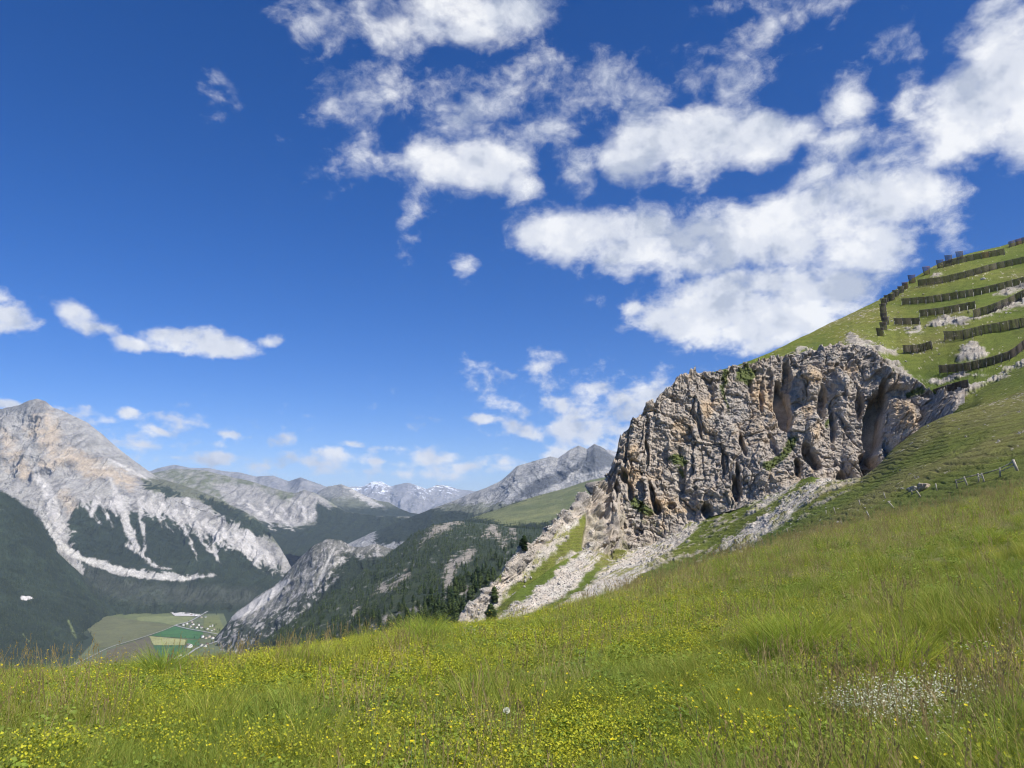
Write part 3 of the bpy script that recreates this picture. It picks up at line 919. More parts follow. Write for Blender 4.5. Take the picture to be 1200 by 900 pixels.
mid_obj, MIDP = mountain('wooded_slope', [
    [(240, 800, 1500), (280, 768, 1600), (310, 748, 1700), (335, 732, 1850), (360, 716, 2000), (385, 698, 2200), (410, 682, 2450), (435, 664, 2700), (460, 644, 2900), (485, 626, 3100), (505, 615, 3200), (535, 610, 3200), (560, 612, 3200), (580, 614, 3150), (600, 618, 3000), (640, 620, 2700), (700, 620, 2300), (760, 620, 2200)],
    [(240, 840, 1100), (335, 760, 1200), (410, 718, 1500), (460, 690, 1700), (520, 668, 1700), (600, 660, 1500), (700, 650, 1300), (760, 650, 1300)],
    [(240, 900, 520), (400, 780, 560), (460, 740, 600), (520, 712, 640), (560, 695, 640), (600, 680, 640), (700, 670, 620), (760, 670, 620)],
    [(240, 1000, 330), (400, 860, 330), (560, 790, 330), (700, 740, 360), (760, 740, 360)]], 240, 900, 780, [130, 110, 60], 30, 260, (26, 70), 31, c_mid, M_mid, sm=1,
    label='wooded mountainside with pale rock outcrops falling to the gorge', forest=1)

# ------------------------------------------------------------------ valley floor
yy = np.linspace(2200, 5680, 60)
rowsV = [[(-400, py_of(VAL, 2300), 2300), (760, py_of(VAL, 2300), 2300)], [(-400, py_of(VAL, 5650), 5650), (760, py_of(VAL, 5650), 5650)],
         [(-400, 690, 6400), (760, 690, 6400)], [(-400, 664, 7300), (760, 664, 7300)], [(-400, 640, 8300), (760, 640, 8300)], [(-400, 618, 10000), (760, 618, 10000)], [(-400, 606, 12500), (760, 606, 12500)]]
Pv, vv = sheet_grid(rowsV[::-1], -400, 760, 420, [10, 30, 40, 50, 30, 60], 0, 3)
Qv = Pv.reshape(-1, 3).copy()
jv = fbm(Qv / 400, 5, seed=61)
far = sstep(Qv[:, 1], 5700, 7000)
Qv[:, 2] += jv * 60 * far
pxv, pyv = [a.ravel() for a in proj(Qv.reshape(Pv.shape))]
cv = np.repeat((FORESTC * 1.4)[None], len(Qv), 0)
cv = mixc(cv, ALPD * 1.2, sstep(jv, .15, .35) * .6)
fmv = (1 - sstep(jv, .2, .35)) * (Qv[:, 1] > 5600)
for q in ([(268, 708, 1.3), (282, 694, 1.3), (290, 684, 1)], [(266, 684, 1), (280, 680, 1.2), (300, 676, 1.2), (312, 672, .8)], [(286, 688, 1.5), (300, 682, 3)], [(340, 634, 1), (355, 640, 1.2), (370, 640, 1)], [(410, 612, 1), (418, 614, 1.5), (432, 616, 1)], [(330, 648, 2), (345, 655, 3)]):
    s = sstep(taper_line(pxv + jv * 4, pyv, q), -.8, .8)
    cv = mixc(cv, SCREE * .9, s); fmv = fmv * (1 - s)
valley = link('valley_floor', mesh_from('valley_floor', Qv, grid_faces(*Pv.shape[:2]), M_val, cv), kind='structure', label='flat valley floor with forest beyond the farmland')
FOREST_PTS.append(('valley_floor', Qv, fmv, Pv.shape[:2], pxv, pyv, vv.ravel()))
# the ground itself reaches the horizon
gp = np.array([(-60000, -20000, -900), (60000, -20000, -900), (60000, 70000, -900), (-60000, 70000, -900)], float)
link('ground', mesh_from('ground', gp, [(0, 1, 2, 3)], M_val, np.repeat(ALPD[None], 4, 0)), kind='structure')


def flat_patch(name, pts, z, col, mat, sub=1, **kw):
    V = np.array([ground_at(x, y, z) for x, y in pts])
    me = bpy.data.meshes.new(name)
    me.from_pydata([tuple(v) for v in V], [], [tuple(range(len(V)))])
    a = me.color_attributes.new('Col', 'FLOAT_COLOR', 'POINT')
    a.data.foreach_set('color', np.tile(np.array([*col, 1], np.float32), len(V)))
    me.materials.append(mat)
    if me.polygons[0].normal.z < 0: me.flip_normals()
    return link(name, me, **kw)


M_field = terrain_mat('mown_field', .012, .05, 0, (.72, 1.28))
fields = [
    ([(92, 722), (136, 715), (160, 714.5), (200, 716.5), (230, 719), (262, 719), (268, 735), (276, 748), (268, 762), (240, 772), (200, 800), (60, 800), (88, 775), (110, 752), (105, 735)], (.115, .135, .065)),
    ([(134, 716), (200, 716.8), (203, 722), (161, 727), (133, 722)], (.13, .15, .06)),
    ([(161, 723), (232, 721), (222, 728), (205, 733), (186, 729), (161, 727.5)], (.18, .20, .085)),
    ([(93, 723), (133, 722.5), (202, 733), (176, 745), (150, 753), (118, 760), (104, 740)], (.13, .135, .065)),
    ([(205, 733), (238, 739), (238, 744), (233, 749), (177, 745)], (.052, .135, .045)),
    ([(175, 745.5), (219, 749.5), (216, 756), (180, 756)], (.30, .30, .13)),
    ([(219, 749.5), (234, 750), (233, 756), (216.5, 756)], (.06, .15, .05)),
    ([(180, 756.3), (217, 756.3), (216, 769), (188, 773), (184, 768)], (.045, .115, .05)),
    ([(126, 762), (174, 746), (188, 773), (160, 785), (120, 785)], (.12, .105, .062)),
    ([(240, 722), (256, 721), (262, 735), (272, 750), (262, 752), (246, 742), (238, 736)], (.15, .165, .06)),
]
for k, (pts, colr) in enumerate(fields):
    flat_patch('field', pts, VAL + 1.2 + k * .35 + (-.3 if k == 0 else 0), colr, M_field, kind='structure')


def strip(name, pts, wpx, z, col, mat, **kw):
    """a ribbon of road on the valley floor, width in metres"""
    G = np.array([ground_at(x, y, z) for x, y in pts])
    t = np.gradient(G, axis=0)
    nrm = np.stack([-t[:, 1], t[:, 0], 0 * t[:, 0]], 1)
    nrm /= np.linalg.norm(nrm, axis=1)[:, None]
    V = np.concatenate([G - nrm * wpx / 2, G + nrm * wpx / 2])
    n = len(G)
    q = [(i, i + 1, n + i + 1, n + i) for i in range(n - 1)]
    return link(name, mesh_from(name, V, q, mat, np.tile(np.array(col), (2 * n, 1)), smooth=False), **kw)


M_road = terrain_mat('road_surface', .1, 1.0, 0, (.85, 1.1))
def curve(pts, n=8):
    a = np.array(pts, float); out = []
    for i in range(len(a) - 1):
        p0, p1, p2, p3 = a[max(i - 1, 0)], a[i], a[i + 1], a[min(i + 2, len(a) - 1)]
        for t in np.linspace(0, 1, n, endpoint=False):
            out.append(.5 * ((2 * p1) + (p2 - p0) * t + (2 * p0 - 5 * p1 + 4 * p2 - p3) * t * t + (3 * p1 - p0 - 3 * p2 + p3) * t ** 3))
    out.append(a[-1]); return out
strip('road', curve([(170, 795), (196, 780), (218, 768), (232, 759), (250, 753), (260, 748), (258, 744), (245, 741), (222, 737), (208, 733.5), (207, 732), (222, 728), (235, 721), (252, 711)]), 12, VAL + 6, (.36, .36, .35), M_road, kind='structure')
strip('farm_track', curve([(80, 782), (105, 770), (130, 758), (160, 749), (190, 739), (207, 732)]), 8, VAL + 5.6, (.34, .33, .28), M_road, kind='structure')
flat_patch('gravel_yard', [(199, 717), (215, 717.5), (234, 720), (236, 722), (205, 721.6)], VAL + 5.2, (.55, .53, .50), M_road, kind='structure')
# ------------------------------------------------------------------ the near hillside with the cliff
TURF = np.array((.10, .135, .024)); TURF2 = np.array((.175, .18, .04)); TURFD = np.array((.055, .085, .018)); DRY = np.array((.19, .16, .075))
NROCK = np.array((.52, .445, .36)); NDARK = np.array((.32, .285, .245)); NWARM = np.array((.54, .40, .25)); NSCREE = np.array((.48, .445, .385))
M_hill = terrain_mat('alpine_turf', .35, 2.2, .35, (.6, 1.4))
M_cliff = terrain_mat('cliff_rock', .28, 1.9, .32, (.6, 1.4), rough=.95, vor=1.4)

SKY_ROW = [(380, 830, 250), (470, 790, 255), (500, 762, 258), (535, 727, 265), (548, 712, 268), (562, 699, 270), (576, 690, 272), (590, 672, 276), (597, 658, 278), (604, 651, 280), (612, 641, 282), (616, 646, 284), (626, 637, 286), (634, 628, 289), (650, 612, 296), (668, 600, 304), (682, 590, 310),
           (696, 577, 316), (706, 567, 322), (714, 561, 328), (722, 548, 333), (735, 512, 338), (755, 486, 341), (770, 472, 342), (790, 454, 343), (815, 440, 347), (840, 434, 350), (862, 428, 352), (885, 420, 356), (905, 412, 362), (930, 399, 372), (950, 390, 382), (970, 380, 390),
           (1000, 366, 400), (1035, 348, 410), (1070, 325, 420), (1085, 316, 424), (1100, 308, 428), (1125, 299, 430), (1150, 292, 432), (1175, 287, 434), (1200, 280, 436), (1260, 262, 440), (1340, 245, 445)]
CT_ROW = [(380, 832, 249), (535, 729, 264), (562, 701, 269), (604, 653, 279), (650, 614, 295), (696, 579, 315), (714, 566, 325), (735, 524, 332), (755, 497, 336), (790, 462, 338), (815, 452, 340), (860, 442, 342), (885, 430, 345), (905, 424, 345), (930, 418, 342),
          (960, 412, 335), (1000, 408, 325), (1030, 414, 315), (1050, 436, 300), (1080, 452, 285), (1110, 462, 268), (1140, 462, 255), (1200, 425, 262), (1340, 350, 270)]
CB_ROW = [(380, 900, 215), (535, 770, 238), (562, 735, 246), (604, 690, 258), (650, 660, 272), (696, 640, 292), (714, 640, 310), (740, 640, 318), (770, 632, 318), (800, 612, 316), (830, 598, 312), (860, 590, 306), (890, 578, 298), (920, 568, 290),
          (950, 556, 280), (980, 560, 266), (1010, 560, 250), (1030, 545, 240), (1050, 525, 234), (1080, 505, 226), (1110, 490, 218), (1140, 482, 210), (1200, 468, 200), (1340, 430, 190)]
MD_ROW = [(380, 940, 190), (535, 800, 214), (600, 730, 236), (650, 700, 250), (700, 676, 262), (760, 660, 272), (830, 640, 262), (900, 610, 240), (960, 588, 215), (1010, 572, 195), (1060, 552, 172), (1110, 540, 150), (1160, 528, 136), (1200, 518, 128), (1340, 480, 115)]
BT_ROW = [(380, 980, 160), (500, 850, 180), (600, 780, 196), (700, 740, 205), (800, 700, 195), (860, 670, 175), (900, 656, 160), (950, 640, 142), (1000, 622, 126), (1060, 606, 112), (1120, 592, 100), (1200, 574, 90), (1340, 540, 80)]
GB_ROW = [(380, 898, 217), (700, 638, 297), (800, 610, 318), (900, 573, 299), (940, 562, 288), (965, 572, 290), (985, 582, 288), (1010, 585, 285), (1030, 572, 282), (1050, 548, 279), (1080, 524, 270), (1100, 505, 256), (1120, 492, 236), (1150, 480, 214), (1200, 466, 202), (1340, 428, 192)]
BK_ROW = [(x, py_of(P3(x, y, D)[2] - 45, D + 120), D + 120) for x, y, D in SKY_ROW]
HP, hv = sheet_grid([BK_ROW, SKY_ROW, CT_ROW, GB_ROW, CB_ROW, MD_ROW, BT_ROW], 380, 1340, 1050, [24, 150, 90, 24, 110, 70], 2, 2)
Q = HP.reshape(-1, 3)
hn = normals(HP).reshape(-1, 3)
ed = np.clip(np.abs(hv.ravel() - 1) * 4, .25, 1)
jL = fbm(Q / 60, 4, seed=101); jM = fbm(Q / 14, 5, .55, seed=103); jS = fbm(Q / 3.5, 4, .6, seed=107)
px, py = [a.ravel() for a in proj(HP)]
jx, jy = px + jM * 5, py + fbm(Q / 14 + 40, 5, .55, seed=109) * 5
# what covers the slope
gq, cq, tq = facets(Q / 4.2, 33)
scree = np.maximum.reduce([
    taper_line(jx, jy, [(826, 600, 2), (812, 612, 6), (790, 632, 9), (752, 656, 13), (712, 682, 14), (680, 704, 13), (640, 730, 12)]),
    taper_line(jx, jy, [(722, 632, 5), (700, 645, 9), (672, 668, 14), (644, 690, 14), (612, 712, 10), (585, 735, 9)]),
    taper_line(jx, jy, [(700, 612, 2), (690, 624, 3)]),
    taper_line(jx, jy, [(985, 548, 6), (950, 576, 9), (915, 602, 8), (880, 622, 6), (850, 636, 4)]),
    taper_line(jx, jy, [(930, 566, 3), (905, 582, 4), (880, 598, 3)]),
    poly_sd(jx, jy, [(540, 735), (552, 712), (575, 692), (592, 672), (604, 652), (622, 640), (650, 614), (700, 574), (716, 572), (700, 592), (672, 620), (640, 652), (612, 680), (590, 700), (566, 730)]) * .8,
])
screeM = sstep(scree + jS * 9 + jM * 9, -3, 3)
out = np.maximum.reduce([poly_sd(jx, jy, [(1082, 383), (1100, 374), (1138, 369), (1144, 373), (1130, 381), (1098, 386)]), poly_sd(jx, jy, [(1120, 425), (1128, 404), (1140, 398), (1155, 408), (1158, 418), (1140, 424)]),
                         taper_line(jx, jy, [(1062, 392, 3), (1078, 388, 4)]), taper_line(jx, jy, [(1000, 398, 5), (1010, 404, 6), (1030, 410, 5), (1050, 412, 3)]), taper_line(jx, jy, [(1040, 422, 3), (1070, 446, 4), (1100, 444, 5), (1130, 438, 3), (1160, 440, 3), (1200, 424, 3)]),
                         taper_line(jx, jy, [(1080, 478, 6), (1110, 466, 8), (1130, 456, 7), (1150, 446, 4), (1180, 438, 3)]), taper_line(jx, jy, [(1140, 372, 1), (1165, 366, 3), (1185, 355, 5), (1210, 350, 8)]),
                         taper_line(jx, jy, [(1165, 345, 2), (1195, 338, 4), (1220, 335, 5)]), taper_line(jx, jy, [(935, 410, 4), (948, 408, 3)]), taper_line(jx, jy, [(1095, 322, 3), (1102, 322, 2)]), taper_line(jx, jy, [(870, 436, 3), (905, 426, 2)]),
                         taper_line(px, py, [(1008, 636, 1.5), (1040, 632, 1.6)])])
rockM = sstep(out + jS * 9 + jM * 5, -1, 3)
speck = sstep(fbm(Q / 1.5, 2, seed=113) + jL * .5 + jM * .4 + .12 * sstep(py, 500, 420) - .1 * (py > 480), .58, .66) * .75
STONY = np.clip(screeM * 1.0 + .35 * rockM + .5 * speck, 0, 1)
below = sstep(poly_sd(jx, jy, [(700, 560), (740, 560), (900, 430), (1000, 415), (1050, 450), (1100, 475), (1090, 520), (1000, 590), (960, 570), (860, 600), (800, 640), (740, 660), (700, 650), (690, 640)]) + 8, -2, 4)
lower = sstep(poly_sd(jx, jy, [(690, 620), (760, 625), (830, 600), (880, 580), (1000, 550), (1010, 566), (960, 596), (880, 640), (820, 664), (760, 672), (730, 660)]), -4, 4)
rocky = np.maximum(sstep(jS * .9 + jM * .8, .05, .3) * lower * .8, 0)
c = mixc(np.repeat(TURF[None], len(Q), 0), TURF2, np.clip(.45 + jL * 1.3 + jM * .5, 0, 1))
c = mixc(c, TURFD, np.clip(jM * 1.3 - .1 + jS * .5, 0, 1) * .7)
c = mixc(c, DRY, sstep(jL + jM * .7, .12, .5) * .35)
c = mixc(c, np.array((.20, .19, .03)), sstep(poly_sd(jx, jy, [(900, 415), (960, 390), (1030, 356), (1040, 372), (1000, 398), (950, 405)]), -8, 8) * sstep(jM, -.2, .3) * .5)
# terracettes trodden along the slope, their shade painted as soil-brown lines
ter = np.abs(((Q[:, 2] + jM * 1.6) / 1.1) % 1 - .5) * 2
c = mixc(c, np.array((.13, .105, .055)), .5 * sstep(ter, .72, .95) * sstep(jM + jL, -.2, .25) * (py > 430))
rc = mixc(np.repeat(NSCREE[None], len(Q), 0), NROCK, np.clip(.5 + jS * 1.5 + jM, 0, 1))
c = mixc(c, rc, speck)
c = mixc(c, rc * .95, rocky * .8)
c = mixc(c, mixc(rc, NDARK, np.clip(jM * 1.5 + .35 + jS * .6, 0, 1)), rockM * .92)
dn = (Q[:, 0] * -.72 + Q[:, 1] * -.69); ac_ = Q[:, 0] * .69 - Q[:, 1] * .72        # along and across the fall line
strk = fbm(np.stack([ac_ / 1.8, dn / 16, Q[:, 2] / 16], 1) + jM[:, None] * .8, 4, .6, seed=170)
crumb = mixc(np.repeat(NSCREE[None], len(Q), 0), NROCK * .95, np.clip(.4 + jS * 1.4 + strk * 1.6, 0, 1))
crumb = mixc(crumb, TURF2 * 1.1, sstep(strk + jM * .7 + jS * .2, .10, .34) * .85)
crumb = mixc(crumb, NDARK, sstep(-strk + jM * .4, .25, .5) * .5)
c = mixc(c, crumb, screeM)
crest = sstep(poly_sd(jx + jM * 14 + jS * 5, jy, [(530, 735), (545, 708), (575, 686), (592, 668), (604, 646), (622, 632), (650, 606), (690, 574), (712, 556), (728, 560), (728, 650), (706, 650), (700, 600), (680, 602), (650, 628), (622, 662), (600, 680), (570, 712), (552, 740)]) + jM * 5, -2, 3)
c = mixc(c, mixc(np.repeat(NROCK[None], len(Q), 0), NDARK, np.clip(.5 + jM * 1.5 + (cq - .5), 0, 1)), crest * .95)
c = mixc(c, mixc(np.repeat(NROCK[None], len(Q), 0), NDARK, .5), below * .8 * (hv.ravel() > 2) * (hv.ravel() < 4))
# shape: rolling turf, broken rock, stony scree
f1, f2, cell = worley(Q * np.array([1, 1, .7]) / 5.0, 3)
g1, g2, cell2 = worley(Q / 1.7, 4)
blk = (cq - .5) * 2.4 + tq * 1.8 + (cell2 - .5) * .7
disp = jL * 2.2 * ed + jM * .5 + jS * .12
disp += screeM * ((cell2 - .5) * .22 + jS * .15 + strk * .7) + rockM * (blk * .45 + .5) + crest * (blk * .8 + .6 + jM * 1.3) + rocky * (cell2 * .9)
disp += (1 - screeM) * (1 - rockM) * -.16 * sstep(ter, .6, 1) * (py > 430)
qx = px + jM * 26 + jS * 8
left_ = sstep(qx, 680, 700) * (1 - sstep(qx, 726, 745)) * sstep(py, 556, 575) * (1 - sstep(py, 640, 665))
disp += left_ * (blk * 1.5 + jM * 2)
disp -= below * (1 - left_ * .8) * 4.5 * sstep(hv.ravel(), 1.7, 2.1) * (1 - sstep(hv.ravel(), 3.0, 3.5))
HQ = Q + hn * disp[:, None]
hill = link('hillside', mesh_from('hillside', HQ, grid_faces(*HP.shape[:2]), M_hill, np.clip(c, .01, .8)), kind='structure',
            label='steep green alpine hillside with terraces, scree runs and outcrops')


def bvh_of(V, shape, step=2):
    nr, nc = shape
    A = V.reshape(nr, nc, 3)[::step, ::step]
    n2, m2 = A.shape[:2]
    return BVHTree.FromPolygons([Vector(p) for p in A.reshape(-1, 3).tolist()], grid_faces(n2, m2).tolist())


HB = bvh_of(HQ, HP.shape[:2])


def hit(px, py, bvh=None):
    r = (bvh or HB).ray_cast(Vector((0, 0, 0)), Vector(ray_dir(px, py)))
    return r[0], r[1]


# ------------------------------------------------------------------ the cliff: fractured limestone wall
top = [(x, y, D - 7) for x, y, D in CT_ROW]
CTOP = [(690, 618, 336), (704, 586, 334), (712, 562, 329), (718, 548, 328), (722, 534, 328), (725, 517, 328), (731, 505, 328), (736, 502, 328), (741, 492, 328), (752, 486, 328), (757, 476, 328), (768, 470, 328), (773, 460, 328), (786, 452, 329), (792, 443, 330), (806, 440, 330), (815, 433, 331), (832, 435, 333), (848, 434, 334), (862, 427, 334),
        (880, 427, 335), (890, 421, 335), (905, 420, 335), (930, 414, 333), (960, 408, 326), (985, 404, 320), (1005, 402, 315), (1020, 408, 310), (1032, 424, 303), (1045, 437, 297), (1060, 444, 291), (1075, 449, 285), (1095, 461, 275), (1112, 459, 263), (1135, 452, 253)]
CBOT = [(690, 655, 320), (704, 653, 307), (716, 655, 299), (735, 652, 304), (770, 640, 306), (800, 622, 304), (830, 606, 300), (860, 598, 294), (890, 586, 288), (920, 574, 284), (950, 566, 281), (965, 578, 280), (985, 588, 280), (1010, 590, 280), (1030, 575, 276), (1050, 552, 272), (1080, 530, 262), (1100, 508, 250), (1120, 494, 238), (1135, 486, 230)]
CBK = [(x, py_of(P3(x, y, D)[2] - 3.0, D + 26), D + 26) for x, y, D in CTOP]
CP_, cv_ = sheet_grid([CBK, CTOP, CBOT], 690, 1135, 1000, [36, 460], 1, 8)
Q = CP_.reshape(-1, 3)
n0_ = np.array([-.25, -1, .15]); n0_ /= np.linalg.norm(n0_)
px, py = [a.ravel() for a in proj(CP_)]
v = cv_.ravel()
wq = np.stack([fbm(Q / 18 + k * 17, 4, .55, seed=120 + k) for k in range(3)], 1)
W = Q + wq * np.array([7, 7, 9])
ga, ac, at_ = facets(W * np.array([1, 1, .42]) / 14.0, 5)
gb, bc, bt_ = facets((Q + wq * 4) * np.array([1, 1, .55]) / 5.6, 6)
gc, dc, dt_ = facets((Q + wq * 2) * np.array([1, 1, .75]) / 2.3, 7)
gd, ec, et_ = facets(Q / 1.05, 8)
big = fbm(Q * np.array([1, 1, .25]) / 22, 4, .5, seed=131)
buttress = ridged(np.stack([Q[:, 0] / 26 + wq[:, 0] * .5, Q[:, 2] / 160, Q[:, 1] / 90], 1), 3, .5, seed=133) - .45
jm = fbm(Q / 7, 5, .6, seed=137)
js = fbm(Q / 1.4, 3, .6, seed=139)
slab, sc_, st_ = facets((Q + wq * 3) * np.array([1.0, 1.0, .30]) / 7.5, 9)      # tall narrow slabs between vertical joints
bed = np.abs(((Q[:, 2] + Q[:, 0] * .25 + wq[:, 2] * 6) / 4.6) % 1 - .5) * 2        # bedding ledges
disp = (ac - .5) * 3.4 + at_ * 2.2 + (sc_ - .5) * 2.4 + st_ * 1.2 + (bc - .5) * 1.2 + bt_ * .8 + (dc - .5) * .5 + dt_ * .55 + (ec - .5) * .4 + et_ * .45 + big * 2.0 + buttress * 3.6 + jm * .25 + js * .15
disp -= np.exp(-ga * 34) * 1.5 + np.exp(-slab * 34) * 1.3 * sstep(sc_, .3, .6) + np.exp(-gb * 30) * .45 + np.exp(-gc * 24) * .25
disp += sstep(bed, .55, .95) * .5 - sstep(bed, .05, 0) * .3
# hollows, chimneys and caves: (x, y, rx, ry, tilt, depth); negative depth = jutting block
HOL = [(918, 474, 9, 30, 12, 20), (922, 440, 6, 20, 0, 8), (902, 446, 4, 18, 0, 3), (1024, 500, 11, 38, -8, 23), (1036, 465, 6, 20, 0, 12), (1018, 548, 12, 18, 15, 12), (1008, 478, 5, 18, 0, 5), (733, 556, 5, 9, 0, 7), (738, 575, 4, 14, 8, 6), (763, 580, 3.5, 18, 8, 9), (768, 594, 6, 8, 0, 8), (829, 600, 7, 9, 0, 10),
       (862, 575, 4.5, 18, 3, 8), (866, 562, 3, 22, 5, 6), (870, 520, 3, 16, 12, 5), (758, 500, 3, 14, 0, 3), (786, 592, 7, 5, 0, 4), (952, 535, 7, 20, 25, 9), (936, 548, 5, 12, 0, 8), (962, 470, 6, 22, 0, 5), (976, 500, 4, 22, 0, 4), (893, 468, 3, 16, 0, 3), (985, 560, 6, 9, 0, 5), (820, 500, 2.5, 14, 10, 3), (848, 540, 2.5, 16, 5, 4),
       (880, 455, 3, 12, 0, 2.5), (735, 530, 2.2, 18, 0, 3), (757, 530, 2.5, 20, 4, 3.5), (905, 520, 4, 14, 20, 3),
       (1055, 500, 20, 34, 0, -5), (745, 540, 10, 16, 0, -2.5), (948, 448, 15, 20, 0, -4), (952, 500, 9, 18, 0, -3), (985, 470, 12, 36, 0, -3), (960, 562, 8, 12, 0, -3), (1000, 545, 8, 22, 20, -3)]
hx, hy = px + wq[:, 0] * 6 + jm * 3, py + wq[:, 2] * 6 + jm * 3
for (x, y, rx, ry, t, dp) in HOL:
    t = math.radians(t)
    ux = (hx - x) * math.cos(t) - (hy - y) * math.sin(t); uy = (hx - x) * math.sin(t) + (hy - y) * math.cos(t)
    r = np.hypot(ux / rx, uy / ry)
    disp -= dp * (1 - sstep(r, .55, 1.15))
rim = np.minimum(1, np.minimum(sstep(px, 690, 712), 1 - sstep(px, 1112, 1135)))
tp = sstep(np.abs(v - 1), 0, .03) * .35 + .65
disp = disp * rim * tp * np.where(v < 1, .35, 1) * (1 - .6 * sstep(v, 1.9, 2)) - (1 - rim) * 4
c = mixc(np.repeat((NROCK * .92)[None], len(Q), 0), NDARK, np.clip(.35 + big * 1.3 + jm * .9, 0, 1) * .75)
c = mixc(c, NSCREE, np.clip((dc - .55) * 2 + js, 0, 1) * .5)
warm = np.full(len(Q), -9.)
for (x, y, rx, ry) in [(742, 530, 10, 11), (951, 442, 16, 14), (946, 480, 8, 16), (892, 470, 12, 34), (906, 480, 8, 20), (800, 500, 14, 10), (775, 590, 22, 9), (790, 598, 20, 6), (1055, 490, 18, 26), (965, 400, 14, 8), (740, 560, 12, 20), (955, 505, 6, 16), (830, 480, 10, 20), (1000, 430, 10, 10)]:
    warm = np.maximum(warm, 1 - np.hypot((hx - x) / rx, (hy - y) / ry))
stain = fbm(np.stack([Q[:, 0] / 2.2 + wq[:, 0], Q[:, 1] / 6, Q[:, 2] / 17], 1), 4, .6, seed=144)
c = mixc(c, NDARK * .62, sstep(stain, .12, .42) * .6)
c = mixc(c, np.array((.56, .46, .37)), sstep(-stain, .15, .4) * .55)
c = mixc(c, NWARM, sstep(warm + jm * .9, -.2, .7) * .8)
c = mixc(c, NWARM * .95, sstep(fbm(Q / np.array([11, 20, 9.]), 4, .55, seed=146), .12, .35) * .45)
c = mixc(c, np.array((.43, .40, .36)), sstep(fbm(Q * np.array([1, 1, .3]) / 9, 4, .6, seed=141), .1, .4) * .5)
gr = np.maximum.reduce([poly_sd(hx, hy, [(779, 536), (788, 531), (798, 534), (805, 541), (800, 547), (788, 545)]), poly_sd(hx, hy, [(862, 432), (870, 428), (886, 430), (888, 440), (878, 450), (862, 446)]), taper_line(hx, hy, [(850, 436, 4), (847, 455, 3), (852, 470, 2), (855, 484, 1)]),
                        taper_line(hx, hy, [(792, 548, 2), (800, 556, 2.5)]), taper_line(hx, hy, [(930, 515, 6), (915, 535, 7), (900, 550, 5)]), taper_line(hx, hy, [(745, 590, 7), (760, 600, 5)]), taper_line(hx, hy, [(968, 498, 2), (972, 492, 3)]), taper_line(hx, hy, [(1068, 460, 5), (1080, 458, 5)])])
gm = sstep(gr + js * 3 + jm * 3, -1, 2)
c = mixc(c, TURF * .9, gm * .9)
c = mixc(c, TURF2 * .8, sstep(py, 560, 640) * sstep(jm + js * .5, .15, .4) * .6)
ledge = sstep(jm + .5 * js, .42, .6) * sstep(px, 760, 820)
c = mixc(c, TURFD * 1.3, ledge * .35)
top_t = (v < 1.0) * 1.0
c = mixc(c, mixc(np.repeat(TURF[None], len(Q), 0), NSCREE, sstep(js, 0, .3)), top_t * sstep(1 - v, .1, .4))
CQ = Q + n0_ * disp[:, None]
CQ[:, 2] += ((sc_ - .4) * 3.2 + (dc - .5) * 1.4 + (ec - .5) * .6) * np.exp(-np.abs(v - 1) * 16) * rim
cliff = link('cliff', mesh_from('cliff', CQ, grid_faces(*CP_.shape[:2]), M_cliff, np.clip(c, .01, .8), smooth=False), kind='structure', label='fractured grey and ochre limestone cliff with dark clefts')
# ------------------------------------------------------------------ the meadow underfoot: a convex shoulder around the camera
CREST = [(-900, 790, 15), (-200, 800, 13), (0, 800, 13.5), (60, 797, 13.5), (110, 794, 14), (200, 788, 15), (270, 780, 15.5), (330, 770, 16), (400, 760, 17), (460, 749, 18), (520, 743, 19), (560, 738, 20), (600, 732, 21), (640, 724, 23), (700, 706, 27), (760, 690, 33), (800, 676, 38), (860, 654, 47),
         (920, 641, 56), (960, 631, 60), (1000, 621, 64), (1050, 610, 68), (1100, 600, 72), (1150, 589, 75), (1200, 577, 78), (1300, 552, 80), (1500, 520, 84)]
_cd = [ray_dir(x, y) for x, y, _ in CREST]
_caz = np.array([math.atan2(d[0], d[1]) for d in _cd]); _ct = np.array([d[2] / math.hypot(d[0], d[1]) for d in _cd]); _cr = np.array([c_[2] for c_ in CREST], float)
_A = np.linspace(-1.3, 1.3, 900)
_S = smooth1(np.interp(_A, _caz, _ct), 8); _R = smooth1(np.interp(_A, _caz, _cr), 12)
EYEH = 1.62


def meadow_z(x, y):
    r = np.hypot(x, y); a = np.arctan2(x, y)
    s = np.interp(np.clip(a, -1.25, 1.25), _A, _S); R = np.interp(np.clip(a, -1.25, 1.25), _A, _R)
    back = sstep(np.abs(a), 1.2, 2.2)
    s = s * (1 - back) + back * (.12 * np.sin(a)); R = R * (1 - back) + 30 * back
    b = -EYEH / R ** 2
    aa = s + 2 * EYEH / R
    z = -EYEH + aa * r + b * r * r
    z -= np.clip(r - R * 1.35, 0, None) ** 1.6 * .012
    rr = np.clip(r / 6, 0, 1)
    P = np.stack([x / 3.3, y / 3.3, 0 * x], -1).reshape(-1, 3)
    P2 = P * 3.9
    bump = (fbm(P, 3, seed=151) * .13 + fbm(P2, 2, seed=152) * .035).reshape(np.shape(x))
    return z + bump * rr


